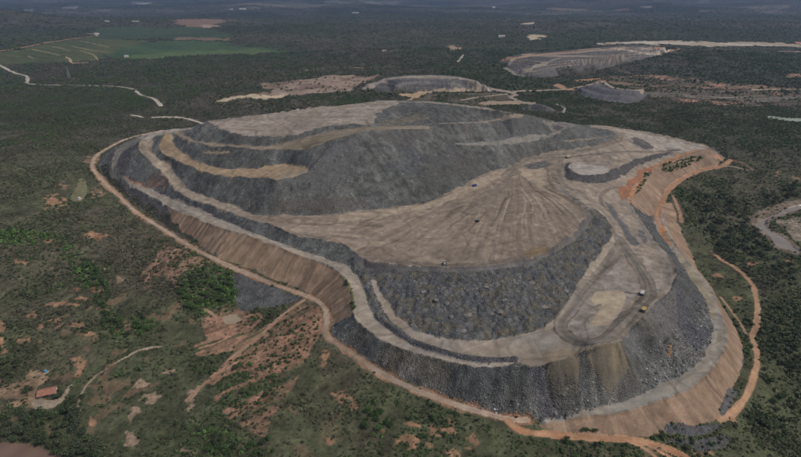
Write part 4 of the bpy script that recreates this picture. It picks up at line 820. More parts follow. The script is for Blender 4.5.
# water
MAT['river'] = water_mat('river_water', (0.22, 0.195, 0.165)); MAT['pond'] = water_mat('muddy_water', (0.30, 0.245, 0.17)); MAT['brown'] = water_mat('brown_water', (0.17, 0.115, 0.088)); MAT['algae'] = water_mat('pale_green_water', (0.27, 0.31, 0.23))
def water(pts, name, mat, label, plane=False):
    m = in_poly(GX, GY, wpoly(pts)); x, y = GX[m], GY[m]
    if plane:
        A = np.column_stack([np.ones(x.size), x, y]); s = np.linalg.lstsq(A, GZ[m], rcond=None)[0]; GZ[m] = A @ s - 0.8
    else: GZ[m] = np.percentile(GZ[m], 25) - 0.3
    CLS[m] = key(name, mat, None, label); VEG[m] = 0
bank = in_poly(QX, QY, wpoly([(750,219),(760,211),(775,206),(803,199),(803,210),(785,216),(770,221),(772,230),(786,236),(797,245),(803,252),(803,256),(775,249),(766,238),(757,231)])); paint(bank, None, (0.135,0.105,0.08), c2=(0.2,0.165,0.13), w=12, veg=0.25)
water([(803,203),(785,209),(777,213.5),(764,219),(757,223),(760,230),(769,236),(776,246),(790,250),(803,254),(803,252),(795,247),(783,238),(773,233),(766,224),(768,219),(780,215.5),(803,207.5)], 'river', 'river', 'shallow grey brown river bending through the wood at right', True)
ero([(776,212),(790,214),(803,220),(803,245),(795,240),(783,228),(776,222)], (0.3,0.255,0.2), 0.35)
water([(222.5,318),(229,314.6),(237,315),(242,318.5),(237,322.5),(230,324.5),(224,323.5)], 'pond', 'pond', 'small round beige mud pond below the rubble spill on the left')
water([(-8,444),(10,443.5),(24,444),(36,446),(48,450),(60,456),(70,466),(-8,468)], 'pond', 'brown', 'smooth reddish brown pond at the bottom left corner')
water([(766,116.6),(775,116.3),(785,117.8),(803,118.8),(803,121.5),(788,120.6),(774,119.2)], 'pond', 'algae', 'pale green pond in the valley at far right')

# ------------------------------------------------------------------ terrain objects
OBJ_EMPTY = {}
def empty(name, loc=(0, 0, 0), rz=0.0):
    o = bpy.data.objects.new(name, None); COL.objects.link(o); o.location = loc; o.rotation_euler = (0, 0, rz); return o
def tag(o, label=None, cat=None, group=None, kind=None):
    for k, v in (('label', label), ('category', cat), ('group', group), ('kind', kind)):
        if v: o[k] = v
    return o
PARENT_LABEL = dict(waste_rock_dump='huge terraced mine waste dump of dark rock and beige platforms in the middle',
                    far_rock_dump='grey rock dump with pale crest road just behind the main dump',
                    distant_rock_dump='distant grey terraced dump with reddish crest at upper right',
                    distant_small_rock_dump='small bluish rock tip with pale curved road at upper right')
for n, l in PARENT_LABEL.items(): OBJ_EMPTY[n] = tag(empty(n, (0, 690, 0)), l, 'waste dump', None, 'structure')
FC = CLS[:-1, :-1]; vid = np.arange(NR * NCOL).reshape(NR, NCOL)
VX = np.stack([GX, GY, GZ], -1).reshape(-1, 3); VC = np.clip(COLR, 0.004, 0.9).reshape(-1, 3)
CATN = dict(ground='ground', river='river', pond='pond', perimeter_road='road', dirt_track='track', crop_field='field', clearing='clearing', tailings_flat='tailings', rock_slope='rubble')
def build(name, faces_q, mat):
    u, inv = np.unique(faces_q, return_inverse=True); inv = inv.reshape(faces_q.shape); nf = len(faces_q)
    me = bpy.data.meshes.new(name); me.vertices.add(len(u)); me.vertices.foreach_set('co', VX[u].astype(np.float32).ravel())
    me.loops.add(nf * 4); me.loops.foreach_set('vertex_index', inv.astype(np.int32).ravel())
    me.polygons.add(nf); me.polygons.foreach_set('loop_start', np.arange(0, nf * 4, 4, dtype=np.int32)); me.polygons.foreach_set('loop_total', np.full(nf, 4, np.int32))
    me.polygons.foreach_set('use_smooth', np.ones(nf, bool))
    me.update(calc_edges=True)
    at = me.attributes.new('Col', 'FLOAT_COLOR', 'POINT'); at.data.foreach_set('color', np.column_stack([VC[u], np.ones(len(u))]).astype(np.float32).ravel())
    me.materials.append(mat); o = bpy.data.objects.new(name, me); COL.objects.link(o); return o
for i, k in enumerate(KEYS):
    r, c = np.nonzero(FC == i)
    if len(r) < 3: print('empty surface', k['name'], k['label']); continue
    q = np.stack([vid[r, c], vid[r, c + 1], vid[r + 1, c + 1], vid[r + 1, c]], 1)
    o = build(k['name'], q, MAT[k['mat']])
    if k['parent']:
        p = OBJ_EMPTY[k['parent']]; o.parent = p; o.matrix_parent_inverse = Matrix.Translation(p.location).inverted(); o['label'] = k['label']
    else: tag(o, k['label'], CATN.get(k['name'], k['name'].replace('_', ' ')), None, 'structure')

# ------------------------------------------------------------------ vegetation
def leaf_mat(name, src):
    m, t, b = new_mat(name); L = t.links
    if src == 'inst': a = N(t, 'ShaderNodeAttribute', attribute_name='tint', attribute_type='INSTANCER'); c = a.outputs['Color']
    else: a = N(t, 'ShaderNodeObjectInfo'); c = a.outputs['Color']
    geo = N(t, 'ShaderNodeNewGeometry'); mr = N(t, 'ShaderNodeMapRange'); mr.inputs[3].default_value = 0.6; mr.inputs[4].default_value = 1.45
    L.new(geo.outputs['Random Per Island'], mr.inputs[0])
    vm = N(t, 'ShaderNodeVectorMath', operation='SCALE'); L.new(c, vm.inputs[0]); L.new(mr.outputs[0], vm.inputs['Scale'])
    L.new(vm.outputs[0], b.inputs['Base Color']); b.inputs['Roughness'].default_value = 0.7
    b.inputs['Specular IOR Level'].default_value = 0.2
    return m
LEAF_I = leaf_mat('foliage_scrub', 'inst'); LEAF_O = leaf_mat('foliage', 'obj'); BARK = flat_mat('bark', (0.11, 0.085, 0.065), 0.9)
def crown_mesh(name, rng, nleaf, lobes, leaf, flat=0.75, open_=0.0, mat=None):
    """unit crown (radius about 1, base near z = 0.25): leaf faces spread over several uneven lobes"""
    V = []; Fc = []
    cs = [(0.0, 0.0, 0.8, 0.72)]
    for k in range(lobes):
        a = rng.uniform(0, 2 * math.pi); r = rng.uniform(0.25, 0.62); cs.append((r * math.cos(a), r * math.sin(a), rng.uniform(0.5, 1.15) * flat + 0.15, rng.uniform(0.34, 0.58)))
    for i in range(nleaf):
        cx, cy, cz, cr = cs[i % len(cs)]
        d = rng.normal(size=3); d /= np.linalg.norm(d); d[2] = abs(d[2]) * 1.0 if rng.random() < 0.75 else d[2]
        rr_ = cr * (rng.uniform(0.55, 1.08) if rng.random() > open_ else rng.uniform(0.2, 1.25))
        p = np.array([cx, cy, cz]) + d * rr_ * np.array([1, 1, flat])
        nrm = d * 0.7 + rng.normal(size=3) * 0.55 + np.array([0, 0, 0.35]); nrm /= np.linalg.norm(nrm)
        t = np.cross(nrm, rng.normal(size=3)); t /= np.linalg.norm(t); bt = np.cross(nrm, t); s = leaf * rng.uniform(0.6, 1.35)
        n0 = len(V)
        V += [tuple(p + t * s), tuple(p + bt * s * 0.7), tuple(p - t * s), tuple(p - bt * s * 0.7)]
        Fc += [(n0, n0 + 1, n0 + 2, n0 + 3)]
    me = bpy.data.meshes.new(name); me.from_pydata(V, [], Fc); me.materials.append(mat); return me
def tube(bm, p, q, r0, r1, n=6):
    p = Vector(p); q = Vector(q); d = (q - p).normalized(); a = d.orthogonal().normalized(); b = d.cross(a); ra = []; rb = []
    for i in range(n):
        t = 2 * math.pi * i / n; w = a * math.cos(t) + b * math.sin(t); ra.append(bm.verts.new(p + w * r0)); rb.append(bm.verts.new(q + w * r1))
    for i in range(n): bm.faces.new((ra[i], ra[(i + 1) % n], rb[(i + 1) % n], rb[i]))
    bm.faces.new(rb); bm.faces.new(ra[::-1])
def bm_mesh(name, bm, mat):
    bmesh.ops.recalc_face_normals(bm, faces=bm.faces); me = bpy.data.meshes.new(name); bm.to_mesh(me); bm.free(); me.materials.append(mat); return me
def trunk_mesh(name, rng):
    bm = bmesh.new(); tube(bm, (0, 0, -0.25), (0.03, 0.02, 0.45), 0.085, 0.06)
    for k in range(4):
        a = k * 1.6 + rng.uniform(0, 0.8); tube(bm, (0.03, 0.02, 0.4), (0.45 * math.cos(a), 0.45 * math.sin(a), rng.uniform(0.75, 1.0)), 0.045, 0.012, 5)
    return bm_mesh(name, bm, BARK)
g = np.random.default_rng(11)
shr_col = bpy.data.collections.new('shrub_shapes')
for i in range(8):
    sparse = i >= 5
    me = crown_mesh('shrub', g, 42 if sparse else 60, 4 + i % 3, 0.2 if sparse else 0.27, 0.72, 0.5 if sparse else 0.1, LEAF_I)
    shr_col.objects.link(bpy.data.objects.new('shrub_shape_%d' % i, me))
CROWNS = [crown_mesh('crown', g, 520, 6 + i, 0.105, 0.78, 0.12, LEAF_O) for i in range(6)]; TRUNKS = [trunk_mesh('trunk', g) for i in range(3)]

zones = {}
def zone(name, polys):
    m = np.zeros(GX.shape, bool)
    for p in polys: m |= in_poly(QX, QY, wpoly(p, 3))
    zones[name] = m
zone('lush', [[(60,245),(78,250),(95,268),(108,285),(118,310),(122,335),(108,338),(103,315),(92,298),(80,280),(66,262)], [(195,262),(215,262),(232,275),(236,300),(222,300),(200,318),(180,300),(176,290),(185,276)], [(208,268),(232,272),(238,300),(215,305)],
              [(140,315),(165,320),(150,335),(135,330)], [(365,410),(385,412),(392,430),(378,440),(362,425)], [(200,425),(250,440),(270,457),(195,457)], [(0,230),(60,235),(50,245),(0,245)]])
zone('clump', [[(662,171),(664,165),(680,160),(700,155.5),(702,159),(690,165),(672,172)], [(650,170),(652,171.5),(644,183),(636.5,195),(634.5,194),(642,182)]])
zones['lush'] |= zones['clump']
zone('dark', [[(670,200),(700,185),(735,178),(770,195),(750,215),(758,235),(720,250),(700,235),(682,225)], [(210,104),(262,99),(320,94),(350,88),(390,93),(405,98),(345,104),(290,111),(240,117),(205,118)], [(720,320),(801,300),(801,420),(740,420),(760,360)],
              [(0,410),(40,405),(80,415),(110,430),(100,457),(60,457),(20,440),(0,442)], [(500,90),(560,92),(600,95),(680,110),(700,118),(600,122),(560,112)], [(400,60),(470,60),(520,70),(560,90),(520,90),(480,80),(440,72)], [(730,112),(801,124),(801,135),(720,122)], [(0,22),(60,20),(90,32),(60,40),(0,49)]])
GREENZ = np.zeros(GX.shape); GREENZ[zones['lush']] = 1.0
def gi(x, y):
    r = np.clip(np.searchsorted(YR, y), 0, NR - 1); c = np.clip(np.rint((x / WID(y) + 1) / 2 * (NCOL - 1)).astype(int), 0, NCOL - 1); return r, c
PX = []; 
def scatter(y0, y1, sp_, smin, smax, dens, seed):
    gg = np.random.default_rng(seed); w = WID(y1); xs = np.arange(-w, w, sp_); ys = np.arange(y0, y1, sp_)
    x, y = np.meshgrid(xs, ys); x = (x + gg.uniform(-0.5, 0.5, x.shape) * sp_).ravel(); y = (y + gg.uniform(-0.5, 0.5, y.shape) * sp_).ravel()
    ok = (abs(x) < WID(y) * 0.995) & (y > YR[0] + 2); x, y = x[ok], y[ok]; r, c = gi(x, y)
    ok = gg.random(x.size) < VEG[r, c] * dens * (0.78 + 0.75 * fbm(x, y, 38, 3, 151)); x, y, r, c = x[ok], y[ok], r[ok], c[ok]
    s = smin + (smax - smin) * gg.random(x.size) ** 1.7 * (1 + 0.5 * fbm(x, y, 38, 3, 151)); s *= 1 + 0.4 * zones['lush'][r, c] + 0.25 * zones['dark'][r, c]
    PX.append((x, y, s, gg.random(x.size), gg.random(x.size)))
scatter(178, 420, 2.0, 0.4, 1.9, 0.85, 1)
scatter(178, 640, 8.0, 1.5, 3.2, 0.6, 21)
scatter(420, 900, 3.0, 0.65, 2.3, 0.95, 2)
scatter(900, 1500, 4.4, 1.2, 2.9, 1.0, 3)
scatter(1500, 2600, 9.5, 2.6, 5.5, 0.9, 4)
scatter(2600, 4600, 19, 5, 9, 0.8, 5)
scatter(4600, 7600, 42, 11, 20, 0.75, 6)
x, y, s, ra, rb = (np.concatenate([p[i] for p in PX]) for i in range(5))
r, c = gi(x, y)
lush = zones['lush'][r, c]; dark = zones['dark'][r, c]
hue = fbm(x, y, 90, 3, 161) + 1.3 * (ra - 0.5) + 0.3
pal = np.array([(0.095,0.087,0.064), (0.077,0.081,0.049), (0.064,0.08,0.039), (0.051,0.071,0.033), (0.064,0.115,0.034)])
ti = np.interp(hue, [-0.8, -0.3, 0.1, 0.5, 1.0], [0, 1, 2, 3, 3.4]); ti = np.where(dark, np.clip(ti + 0.6, 1.2, 3), ti); ti = np.where(lush, np.clip(ti + 1.6, 2.6, 4), ti)
t0 = np.clip(ti.astype(int), 0, 3); tf = (ti - t0)[:, None]; tint = pal[t0] * (1 - tf) + pal[t0 + 1] * tf
tint = tint * (1 + 0.28 * sstep(420, 750, y) * sstep(4200, 2200, y) + 0.15 * dark)[:, None]
brown = (x > 0) & (y < 300); tint[brown] *= np.array([1.0, 1.02, 0.95])
z = hgt(x, y)
# trees one can tell apart: hand-placed groves, then the largest shrubs in view
big = []
def grove(pts, n, rmin, rmax, grp, seed, tints):
    gg = np.random.default_rng(seed); P = np.array(pts, float); lo, hi_ = P.min(0), P.max(0); got = []
    while len(got) < n and seed < 10 ** 6:
        seed += 1; u = gg.uniform(lo[0], hi_[0]); v = gg.uniform(lo[1], hi_[1])
        if not in_poly(np.array([u]), np.array([v]), P)[0]: continue
        h = hit(u, v)[0]; R_ = gg.uniform(rmin, rmax)
        rr0, cc0 = gi(h[:1], h[1:2])
        if VEG[rr0[0], cc0[0]] < 0.3 or any(math.hypot(h[0] - q[0], h[1] - q[1]) < 0.62 * (R_ + q[3]) for q in got): 
            if seed % 4000 == 0: break
            continue
        got.append((h[0], h[1], h[2], R_, grp, tints[gg.integers(len(tints))]))
    big.extend(got)
DG = [(0.047,0.068,0.032),(0.056,0.079,0.035),(0.064,0.081,0.042),(0.045,0.062,0.034)]
BGc = [(0.045,0.085,0.025),(0.052,0.095,0.028),(0.04,0.075,0.024)]
grove([(0,418),(20,412),(45,416),(58,412),(75,412),(92,425),(100,440),(108,457),(62,457),(46,447),(24,441),(0,440)], 44, 3.6, 6.0, 'grove', 100, DG)
grove([(0,360),(28,366),(30,372),(18,378),(0,382)], 8, 2.6, 4.0, 'house', 1500, DG); grove([(26,388),(36,386),(37,392),(30,397),(24,394)], 3, 2.8, 3.6, 'house', 1600, DG); grove([(60,388),(64,386),(66,393),(58,399),(56,396)], 3, 2.2, 3.0, 'house', 1650, DG); grove([(66,404),(78,394),(84,400),(76,410)], 4, 3, 4.2, 'house', 1680, DG)
grove([(690,200),(720,190),(752,212),(757,228),(766,240),(776,252),(790,258),(800,258),(800,290),(786,284),(772,270),(756,258),(742,256),(730,268),(718,256),(708,240)], 75, 3.6, 6.2, 'river', 2000, DG)
grove([(770,196),(800,180),(800,196),(780,203),(758,210)], 16, 3.6, 5.5, 'river', 2400, DG)
grove([(745,340),(801,320),(801,440),(770,440),(765,380)], 26, 2.4, 4.0, 'right', 2600, [(0.048,0.074,0.029),(0.054,0.084,0.031),(0.044,0.064,0.027)])
grove([(366,412),(385,412),(392,430),(378,440),(364,428)], 9, 2.4, 3.6, 'bright', 3000, BGc)
grove([(80,255),(100,272),(110,292),(118,330),(106,333),(100,305),(86,282)], 22, 2.6, 4.2, 'gully', 3200, BGc)
grove([(200,265),(225,268),(232,290),(214,300),(196,300),(186,284)], 16, 2.6, 4.0, 'gully2', 3400, BGc + DG)
grove([(200,425),(270,440),(290,457),(195,457)], 14, 2.2, 3.6, 'front', 3600, BGc + DG)
grove([(577,433),(584,428),(596,428),(600,433)], 4, 1.6, 2.4, 'foot', 3800, BGc)
grove([(662,171),(664,165),(680,160),(700,155.5),(702,159),(690,165),(672,172)], 16, 2.2, 3.4, 'face', 3850, BGc)
grove([(215,250),(223,250),(224,256),(217,257)], 2, 3.2, 4.2, 'roadside', 3900, DG); grove([(190,225),(196,224),(198,229),(192,229)], 1, 4, 4.4, 'roadside', 3950, DG)
LAB = dict(grove=('rounded dark green tree in the grove behind the brown pond', 'trees of the grove by the brown pond'),
           house=('small leafy tree growing close around the red roofed farmhouse', 'trees round the farmhouse'),
           river=('dark green tree in the wood along the river bend at right', 'trees of the riverside wood'),
           right=('bushy green tree on the scrub slope right of the curving track', 'trees right of the track'),
           bright=('bright green shrub in the clump below the front perimeter road', 'bright shrubs in front of the dump'),
           gully=('bright green tree lining the narrow gully on the left scrubland', 'trees of the left gully'),
           gully2=('green tree in the hollow beside the grey rubble spill', 'trees by the rubble spill'),
           front=('green shrub at the bottom edge below the red eroded ground', 'shrubs at the bottom edge'),
           foot=('green shrub at the foot of the lowest tan soil face', 'shrubs at the soil face foot'),
           face=('green bush in the planted clump on the right shoulder soil face', 'bushes on the right soil face'),
           roadside=('dark round tree beside the perimeter road under the tan face', 'trees beside the perimeter road'),
           loose=('larger shrub standing out of the dry scrub around the dump', 'larger shrubs of the scrub'))
dist = np.sqrt(x * x + y * y + (z - HC) ** 2); pu = CX + F * x / (y * cp - (z - HC) * sp); pv = CY - F * (y * sp + (z - HC) * cp) / (y * cp - (z - HC) * sp)
invw = (pu > 4) & (pu < 797) & (pv > 5) & (pv < 453)
left_n = max(0, 298 - len(big)); order = np.argsort(-np.where(invw, s / dist, 0))[:left_n]
for i in order: big.append((x[i], y[i], z[i], s[i] * 1.05, 'loose', tuple(tint[i])))
keep = np.ones(x.size, bool); keep[order] = False
for q in big:
    if q[4] != 'loose': keep &= np.hypot(x - q[0], y - q[1]) > q[3] * 0.8
print('trees', len(big), 'scrub', int(keep.sum()))
for i, (bx_, by_, bz_, R_, grp, tn) in enumerate(big):
    t = empty('tree' if grp in ('grove', 'river', 'gully', 'house', 'roadside', 'gully2', 'right') else 'shrub', (bx_, by_, bz_ - 0.1), random.uniform(0, 6.28)); hs = random.uniform(0.85, 1.2); t.scale = (R_, R_, R_ * hs)
    cr = bpy.data.objects.new('crown', CROWNS[i % 6]); tr = bpy.data.objects.new('trunk', TRUNKS[i % 3])
    k = random.uniform(0.85, 1.2); cr.color = (tn[0] * k, tn[1] * k, tn[2] * k, 1)
    for ch in (cr, tr): COL.objects.link(ch); ch.parent = t
    tag(t, LAB[grp][0], 'tree' if t.name.startswith('tree') else 'shrub', LAB[grp][1])
def instancer(name, coll, xyz, scale, rot, idx, tints, mat, label, cat):
    me = bpy.data.meshes.new(name); me.vertices.add(len(xyz)); me.vertices.foreach_set('co', xyz.astype(np.float32).ravel())
    a = me.attributes.new('sc', 'FLOAT_VECTOR', 'POINT'); a.data.foreach_set('vector', scale.astype(np.float32).ravel())
    a = me.attributes.new('rot', 'FLOAT_VECTOR', 'POINT'); a.data.foreach_set('vector', rot.astype(np.float32).ravel())
    a = me.attributes.new('vi', 'INT', 'POINT'); a.data.foreach_set('value', idx.astype(np.int32))
    a = me.attributes.new('tint', 'FLOAT_COLOR', 'POINT'); a.data.foreach_set('color', np.column_stack([tints, np.ones(len(tints))]).astype(np.float32).ravel())
    o = bpy.data.objects.new(name, me); COL.objects.link(o)
    ng = bpy.data.node_groups.new(name + '_scatter', 'GeometryNodeTree')
    ng.interface.new_socket('Geometry', in_out='INPUT', socket_type='NodeSocketGeometry'); ng.interface.new_socket('Geometry', in_out='OUTPUT', socket_type='NodeSocketGeometry')
    i_ = ng.nodes.new('NodeGroupInput'); o_ = ng.nodes.new('NodeGroupOutput'); ip = ng.nodes.new('GeometryNodeInstanceOnPoints'); ci = ng.nodes.new('GeometryNodeCollectionInfo')
    ci.inputs[0].default_value = coll; ci.inputs[1].default_value = True; ci.inputs[2].default_value = True
    mp = ng.nodes.new('GeometryNodeMeshToPoints')
    def at(nm, ty):
        n = ng.nodes.new('GeometryNodeInputNamedAttribute'); n.data_type = ty; n.inputs[0].default_value = nm; return n.outputs[0]
    L = ng.links; L.new(i_.outputs[0], mp.inputs[0]); L.new(mp.outputs[0], ip.inputs['Points']); L.new(ci.outputs[0], ip.inputs['Instance']); ip.inputs['Pick Instance'].default_value = True
    L.new(at('vi', 'INT'), ip.inputs['Instance Index']); L.new(at('sc', 'FLOAT_VECTOR'), ip.inputs['Scale'])
    er = ng.nodes.new('FunctionNodeEulerToRotation'); L.new(at('rot', 'FLOAT_VECTOR'), er.inputs[0]); L.new(er.outputs[0], ip.inputs['Rotation']); L.new(ip.outputs[0], o_.inputs[0])
    md = o.modifiers.new('scatter', 'NODES'); md.node_group = ng
    return tag(o, label, cat, None, 'stuff')
x, y, z, s, ra, rb, tint = x[keep], y[keep], z[keep], s[keep], ra[keep], rb[keep], tint[keep]
gg = np.random.default_rng(77)
hs = gg.uniform(0.7, 1.15, x.size) * np.where(y > 4600, 0.35, np.where(y > 2600, 0.5, 1.0))
twig = (tint[:, 0] > tint[:, 1]) ; vi = np.where(twig, gg.integers(4, 8, x.size), gg.integers(0, 6, x.size))
instancer('scrub', shr_col, np.column_stack([x, y, z - 0.25 * s]), np.column_stack([s, s, s * hs]), np.column_stack([gg.uniform(-.15, .15, x.size), gg.uniform(-.15, .15, x.size), gg.uniform(0, 6.28, x.size)]), vi, tint * np.exp(gg.normal(0.0, 0.28, x.size) * np.where(y < 900, 1.0, 0.5))[:, None], None,
          'dense dry scrub of dark green and brown bushes covering the land', 'scrub')
# loose blocks on the rock faces
def rock_mesh(rng):
    bm = bmesh.new(); bmesh.ops.create_icosphere(bm, subdivisions=1, radius=1.0)
    for v in bm.verts: v.co *= rng.uniform(0.65, 1.15); v.co.z *= 0.75
    m, t, b = new_mat('loose_rock'); a = N(t, 'ShaderNodeAttribute', attribute_name='tint', attribute_type='INSTANCER'); t.links.new(a.outputs['Color'], b.inputs['Base Color'])
    return bm_mesh('rock', bm, ROCK_I)
m, t, b = new_mat('loose_rock'); a = N(t, 'ShaderNodeAttribute', attribute_name='tint', attribute_type='INSTANCER'); t.links.new(a.outputs['Color'], b.inputs['Base Color']); ROCK_I = m
rk_col = bpy.data.collections.new('rock_shapes')
for i in range(5): rk_col.objects.link(bpy.data.objects.new('rock_shape_%d' % i, rock_mesh(g)))
gg = np.random.default_rng(5); rmask = ROCKY & DUMP
xs, ys, ss = [], [], []
for y0, y1, sp_, a_, b_ in ((290, 520, 1.6, 0.24, 0.85), (520, 760, 2.1, 0.32, 1.0), (760, 1000, 3.2, 0.45, 1.2)):
    X, Y = np.meshgrid(np.arange(-600, 620, sp_), np.arange(y0, y1, sp_)); X = (X + gg.uniform(-.5, .5, X.shape) * sp_).ravel(); Y = (Y + gg.uniform(-.5, .5, Y.shape) * sp_).ravel()
    r, c = gi(X, Y); ok = rmask[r, c]; X, Y, r, c = X[ok], Y[ok], r[ok], c[ok]
    foot = np.where(CLS[r, c] == kF, sstep(6, 32, dd[r, c]), 0.35); ok = gg.random(X.size) < 0.35 + 0.6 * foot; X, Y, foot = X[ok], Y[ok], foot[ok]
    xs.append(X); ys.append(Y); ss.append((a_ + (b_ - a_) * gg.random(X.size) ** 3.5) * (0.8 + 0.6 * foot))
X, Y, Sx = np.concatenate(xs), np.concatenate(ys), np.concatenate(ss); r, c = gi(X, Y)
lum = np.exp(gg.normal(0.12, 0.36, X.size)); ft = np.where(CLS[r, c] == kF, sstep(8, 30, dd[r, c]), 0.0); Sx = Sx * (1 + 0.55 * ft * gg.random(X.size)); pale = gg.random(X.size) < 0.022 + 0.06 * ft; tn = COLR[r, c] * lum[:, None]; tn = tn * (1 - 0.35) + tn.mean(1, keepdims=True) * 0.35 * np.array([0.97, 0.99, 1.06]); tn[pale] = np.array((0.32, 0.32, 0.31)) * gg.uniform(0.7, 1.3, pale.sum())[:, None]
instancer('rubble', rk_col, np.column_stack([X, Y, hgt(X, Y) + 0.1 * Sx]), np.column_stack([Sx * gg.uniform(.8, 1.3, X.size), Sx, Sx * gg.uniform(.7, 1.1, X.size)]), gg.uniform(0, 6.28, (X.size, 3)) * np.array([0.08, 0.08, 1]), gg.integers(0, 5, X.size), np.clip(tn, 0.02, 0.6), None,
          'loose grey blocks strewn over the rock faces of the dump', 'rubble')
print('rubble', X.size)
# ------------------------------------------------------------------ built things
WHITE = flat_mat('white_paint', (0.44, 0.44, 0.43), 0.5, var=0.1); YELLOW = flat_mat('machine_yellow', (0.42, 0.3, 0.11), 0.5, var=0.15); STEEL = flat_mat('worn_steel', (0.20, 0.19, 0.18), 0.6, 0.3); RUBBER = flat_mat('tyre_rubber', (0.025, 0.025, 0.025), 0.85)
GLASS = flat_mat('dark_glass', (0.03, 0.035, 0.04), 0.15); BLUE = flat_mat('blue_paint', (0.03, 0.045, 0.22), 0.55); TANKB = flat_mat('blue_plastic', (0.12, 0.25, 0.42), 0.5); TILE = flat_mat('clay_tiles', (0.29, 0.145, 0.108), 0.85, var=0.4, wl=0.8); LIME = flat_mat('limewash', (0.62, 0.58, 0.52), 0.9, var=0.15); WOOD = flat_mat('wood', (0.13, 0.09, 0.06), 0.85); GALV = flat_mat('galvanised', (0.45, 0.47, 0.48), 0.45, 0.6); TAND = flat_mat('tan_paint', (0.45, 0.36, 0.24), 0.6); FIBRO = flat_mat('pale_roofing', (0.42, 0.42, 0.42), 0.7, var=0.12, wl=4.0)
def bx(bm, c, size, rz=0.0, taper=1.0, bev=0.0):
    m = bmesh.ops.create_cube(bm, size=1.0)['verts']
    for v in m:
        t = taper if v.co.z > 0 else 1.0
        p = Vector((v.co.x * size[0] * t, v.co.y * size[1] * t, v.co.z * size[2])); p.rotate(Matrix.Rotation(rz, 3, 'Z')); v.co = p + Vector(c)
    return m
def prism(bm, prof, y0, y1):
    """extrude an (x, z) outline from y0 to y1"""
    a = [bm.verts.new((x_, y0, z_)) for x_, z_ in prof]; b_ = [bm.verts.new((x_, y1, z_)) for x_, z_ in prof]; n = len(prof)
    for i in range(n): bm.faces.new((a[i], a[(i + 1) % n], b_[(i + 1) % n], b_[i]))
    bm.faces.new(a); bm.faces.new(b_[::-1])
def part(name, bm, mat, parent):
    o = bpy.data.objects.new(name, bm_mesh(name, bm, mat)); COL.objects.link(o); o.parent = parent; return o
def wheel(parent, x_, y_, r, w):
    bm = bmesh.new(); tube(bm, (x_, y_ - w / 2, r), (x_, y_ + w / 2, r), r, r, 14); o = part('wheel', bm, RUBBER, parent)
    bm = bmesh.new(); tube(bm, (x_, y_ - w / 2 - 0.04, r), (x_, y_ + w / 2 + 0.04, r), r * 0.5, r * 0.5, 10); part('rim', bm, STEEL, o)
def place(u, v, u2, v2):
    p = hit(u, v)[0]; q = hit(u2, v2)[0]; return tuple(p), math.atan2(q[1] - p[1], q[0] - p[0])
def dump_truck(px, to, body, cabm, label, k=1.0):
    loc, rz = place(*px, *to); t = empty('dump_truck', loc, rz); t.scale = (k, k, k)
    bm = bmesh.new(); bx(bm, (0, 0, 1.35), (8.2, 1.5, 0.6)); bx(bm, (3.6, 0, 1.6), (1.0, 3.4, 1.0)); part('chassis', bm, STEEL, t)
    bm = bmesh.new(); prism(bm, [(-4.4, 2.6), (-3.6, 1.9), (1.9, 2.0), (2.2, 3.7), (4.2, 3.9), (4.2, 4.1), (2.0, 4.1), (1.5, 3.9), (-4.6, 3.9)], -2.1, 2.1); part('dump_body', bm, body, t)
    bm = bmesh.new(); bx(bm, (3.2, -0.2, 2.7), (1.7, 2.6, 1.7), taper=0.94); c = part('cab', bm, cabm, t)
    bm = bmesh.new(); bx(bm, (4.06, -0.2, 3.0), (0.1, 2.0, 0.8)); part('windscreen', bm, GLASS, c)
    for y_ in (-1.75, 1.75):
        for x_ in (2.9, -1.5, -3.2): wheel(t, x_, y_, 0.95, 0.8)
    tag(t, label, 'truck', 'dump trucks working on the waste dump')
dump_truck((478, 221.3), (505, 180), STEEL, WHITE, 'white cabbed dump truck driving alone on the radiating tracks of the platform', 0.85)
dump_truck((642, 294.5), (646, 285), WHITE, WHITE, 'white dump truck at the inner bend right of the mud pan', 0.8)
dump_truck((643.5, 311), (635, 325), YELLOW, TAND, 'yellow dump truck at the edge of the dark slope below the mud pan', 0.75)
dump_truck((568, 158), (590, 153), TAND, TAND, 'tan dump truck at the road fork above the raised pad', 0.9)
def bulldozer(px, to, label):
    loc, rz = place(*px, *to); t = empty('bulldozer', loc, rz)
    for y_ in (-1.3, 1.3):
        bm = bmesh.new(); prism(bm, [(-2.1, 0.5), (-1.6, 0.0), (1.6, 0.0), (2.1, 0.5), (1.5, 1.1), (-1.5, 1.1)], y_ - 0.3, y_ + 0.3); part('crawler_track', bm, RUBBER, t)
    bm = bmesh.new(); bx(bm, (0.8, 0, 1.5), (2.3, 1.5, 1.1), taper=0.9); part('engine_hood', bm, WHITE, t)
    bm = bmesh.new(); bx(bm, (-1.0, 0, 2.0), (1.6, 1.7, 2.0), taper=0.9); c = part('cab', bm, WHITE, t); bm = bmesh.new(); bx(bm, (-0.18, 0, 2.4), (0.12, 1.3, 0.8)); part('windscreen', bm, GLASS, c)
    bm = bmesh.new(); prism(bm, [(2.7, 0.0), (3.0, 0.0), (2.85, 0.8), (3.0, 1.5), (2.75, 1.5), (2.6, 0.8)], -2.0, 2.0); part('blade', bm, STEEL, t)
    bm = bmesh.new(); bx(bm, (1.6, 0, 0.7), (2.2, 3.3, 0.2)); part('push_arm', bm, STEEL, t)
    t.scale = (1.25, 1.25, 1.25); tag(t, label, 'bulldozer')
bulldozer((444.5, 264.6), (446, 280), 'white bulldozer at the tipping edge above the rubble heaps')
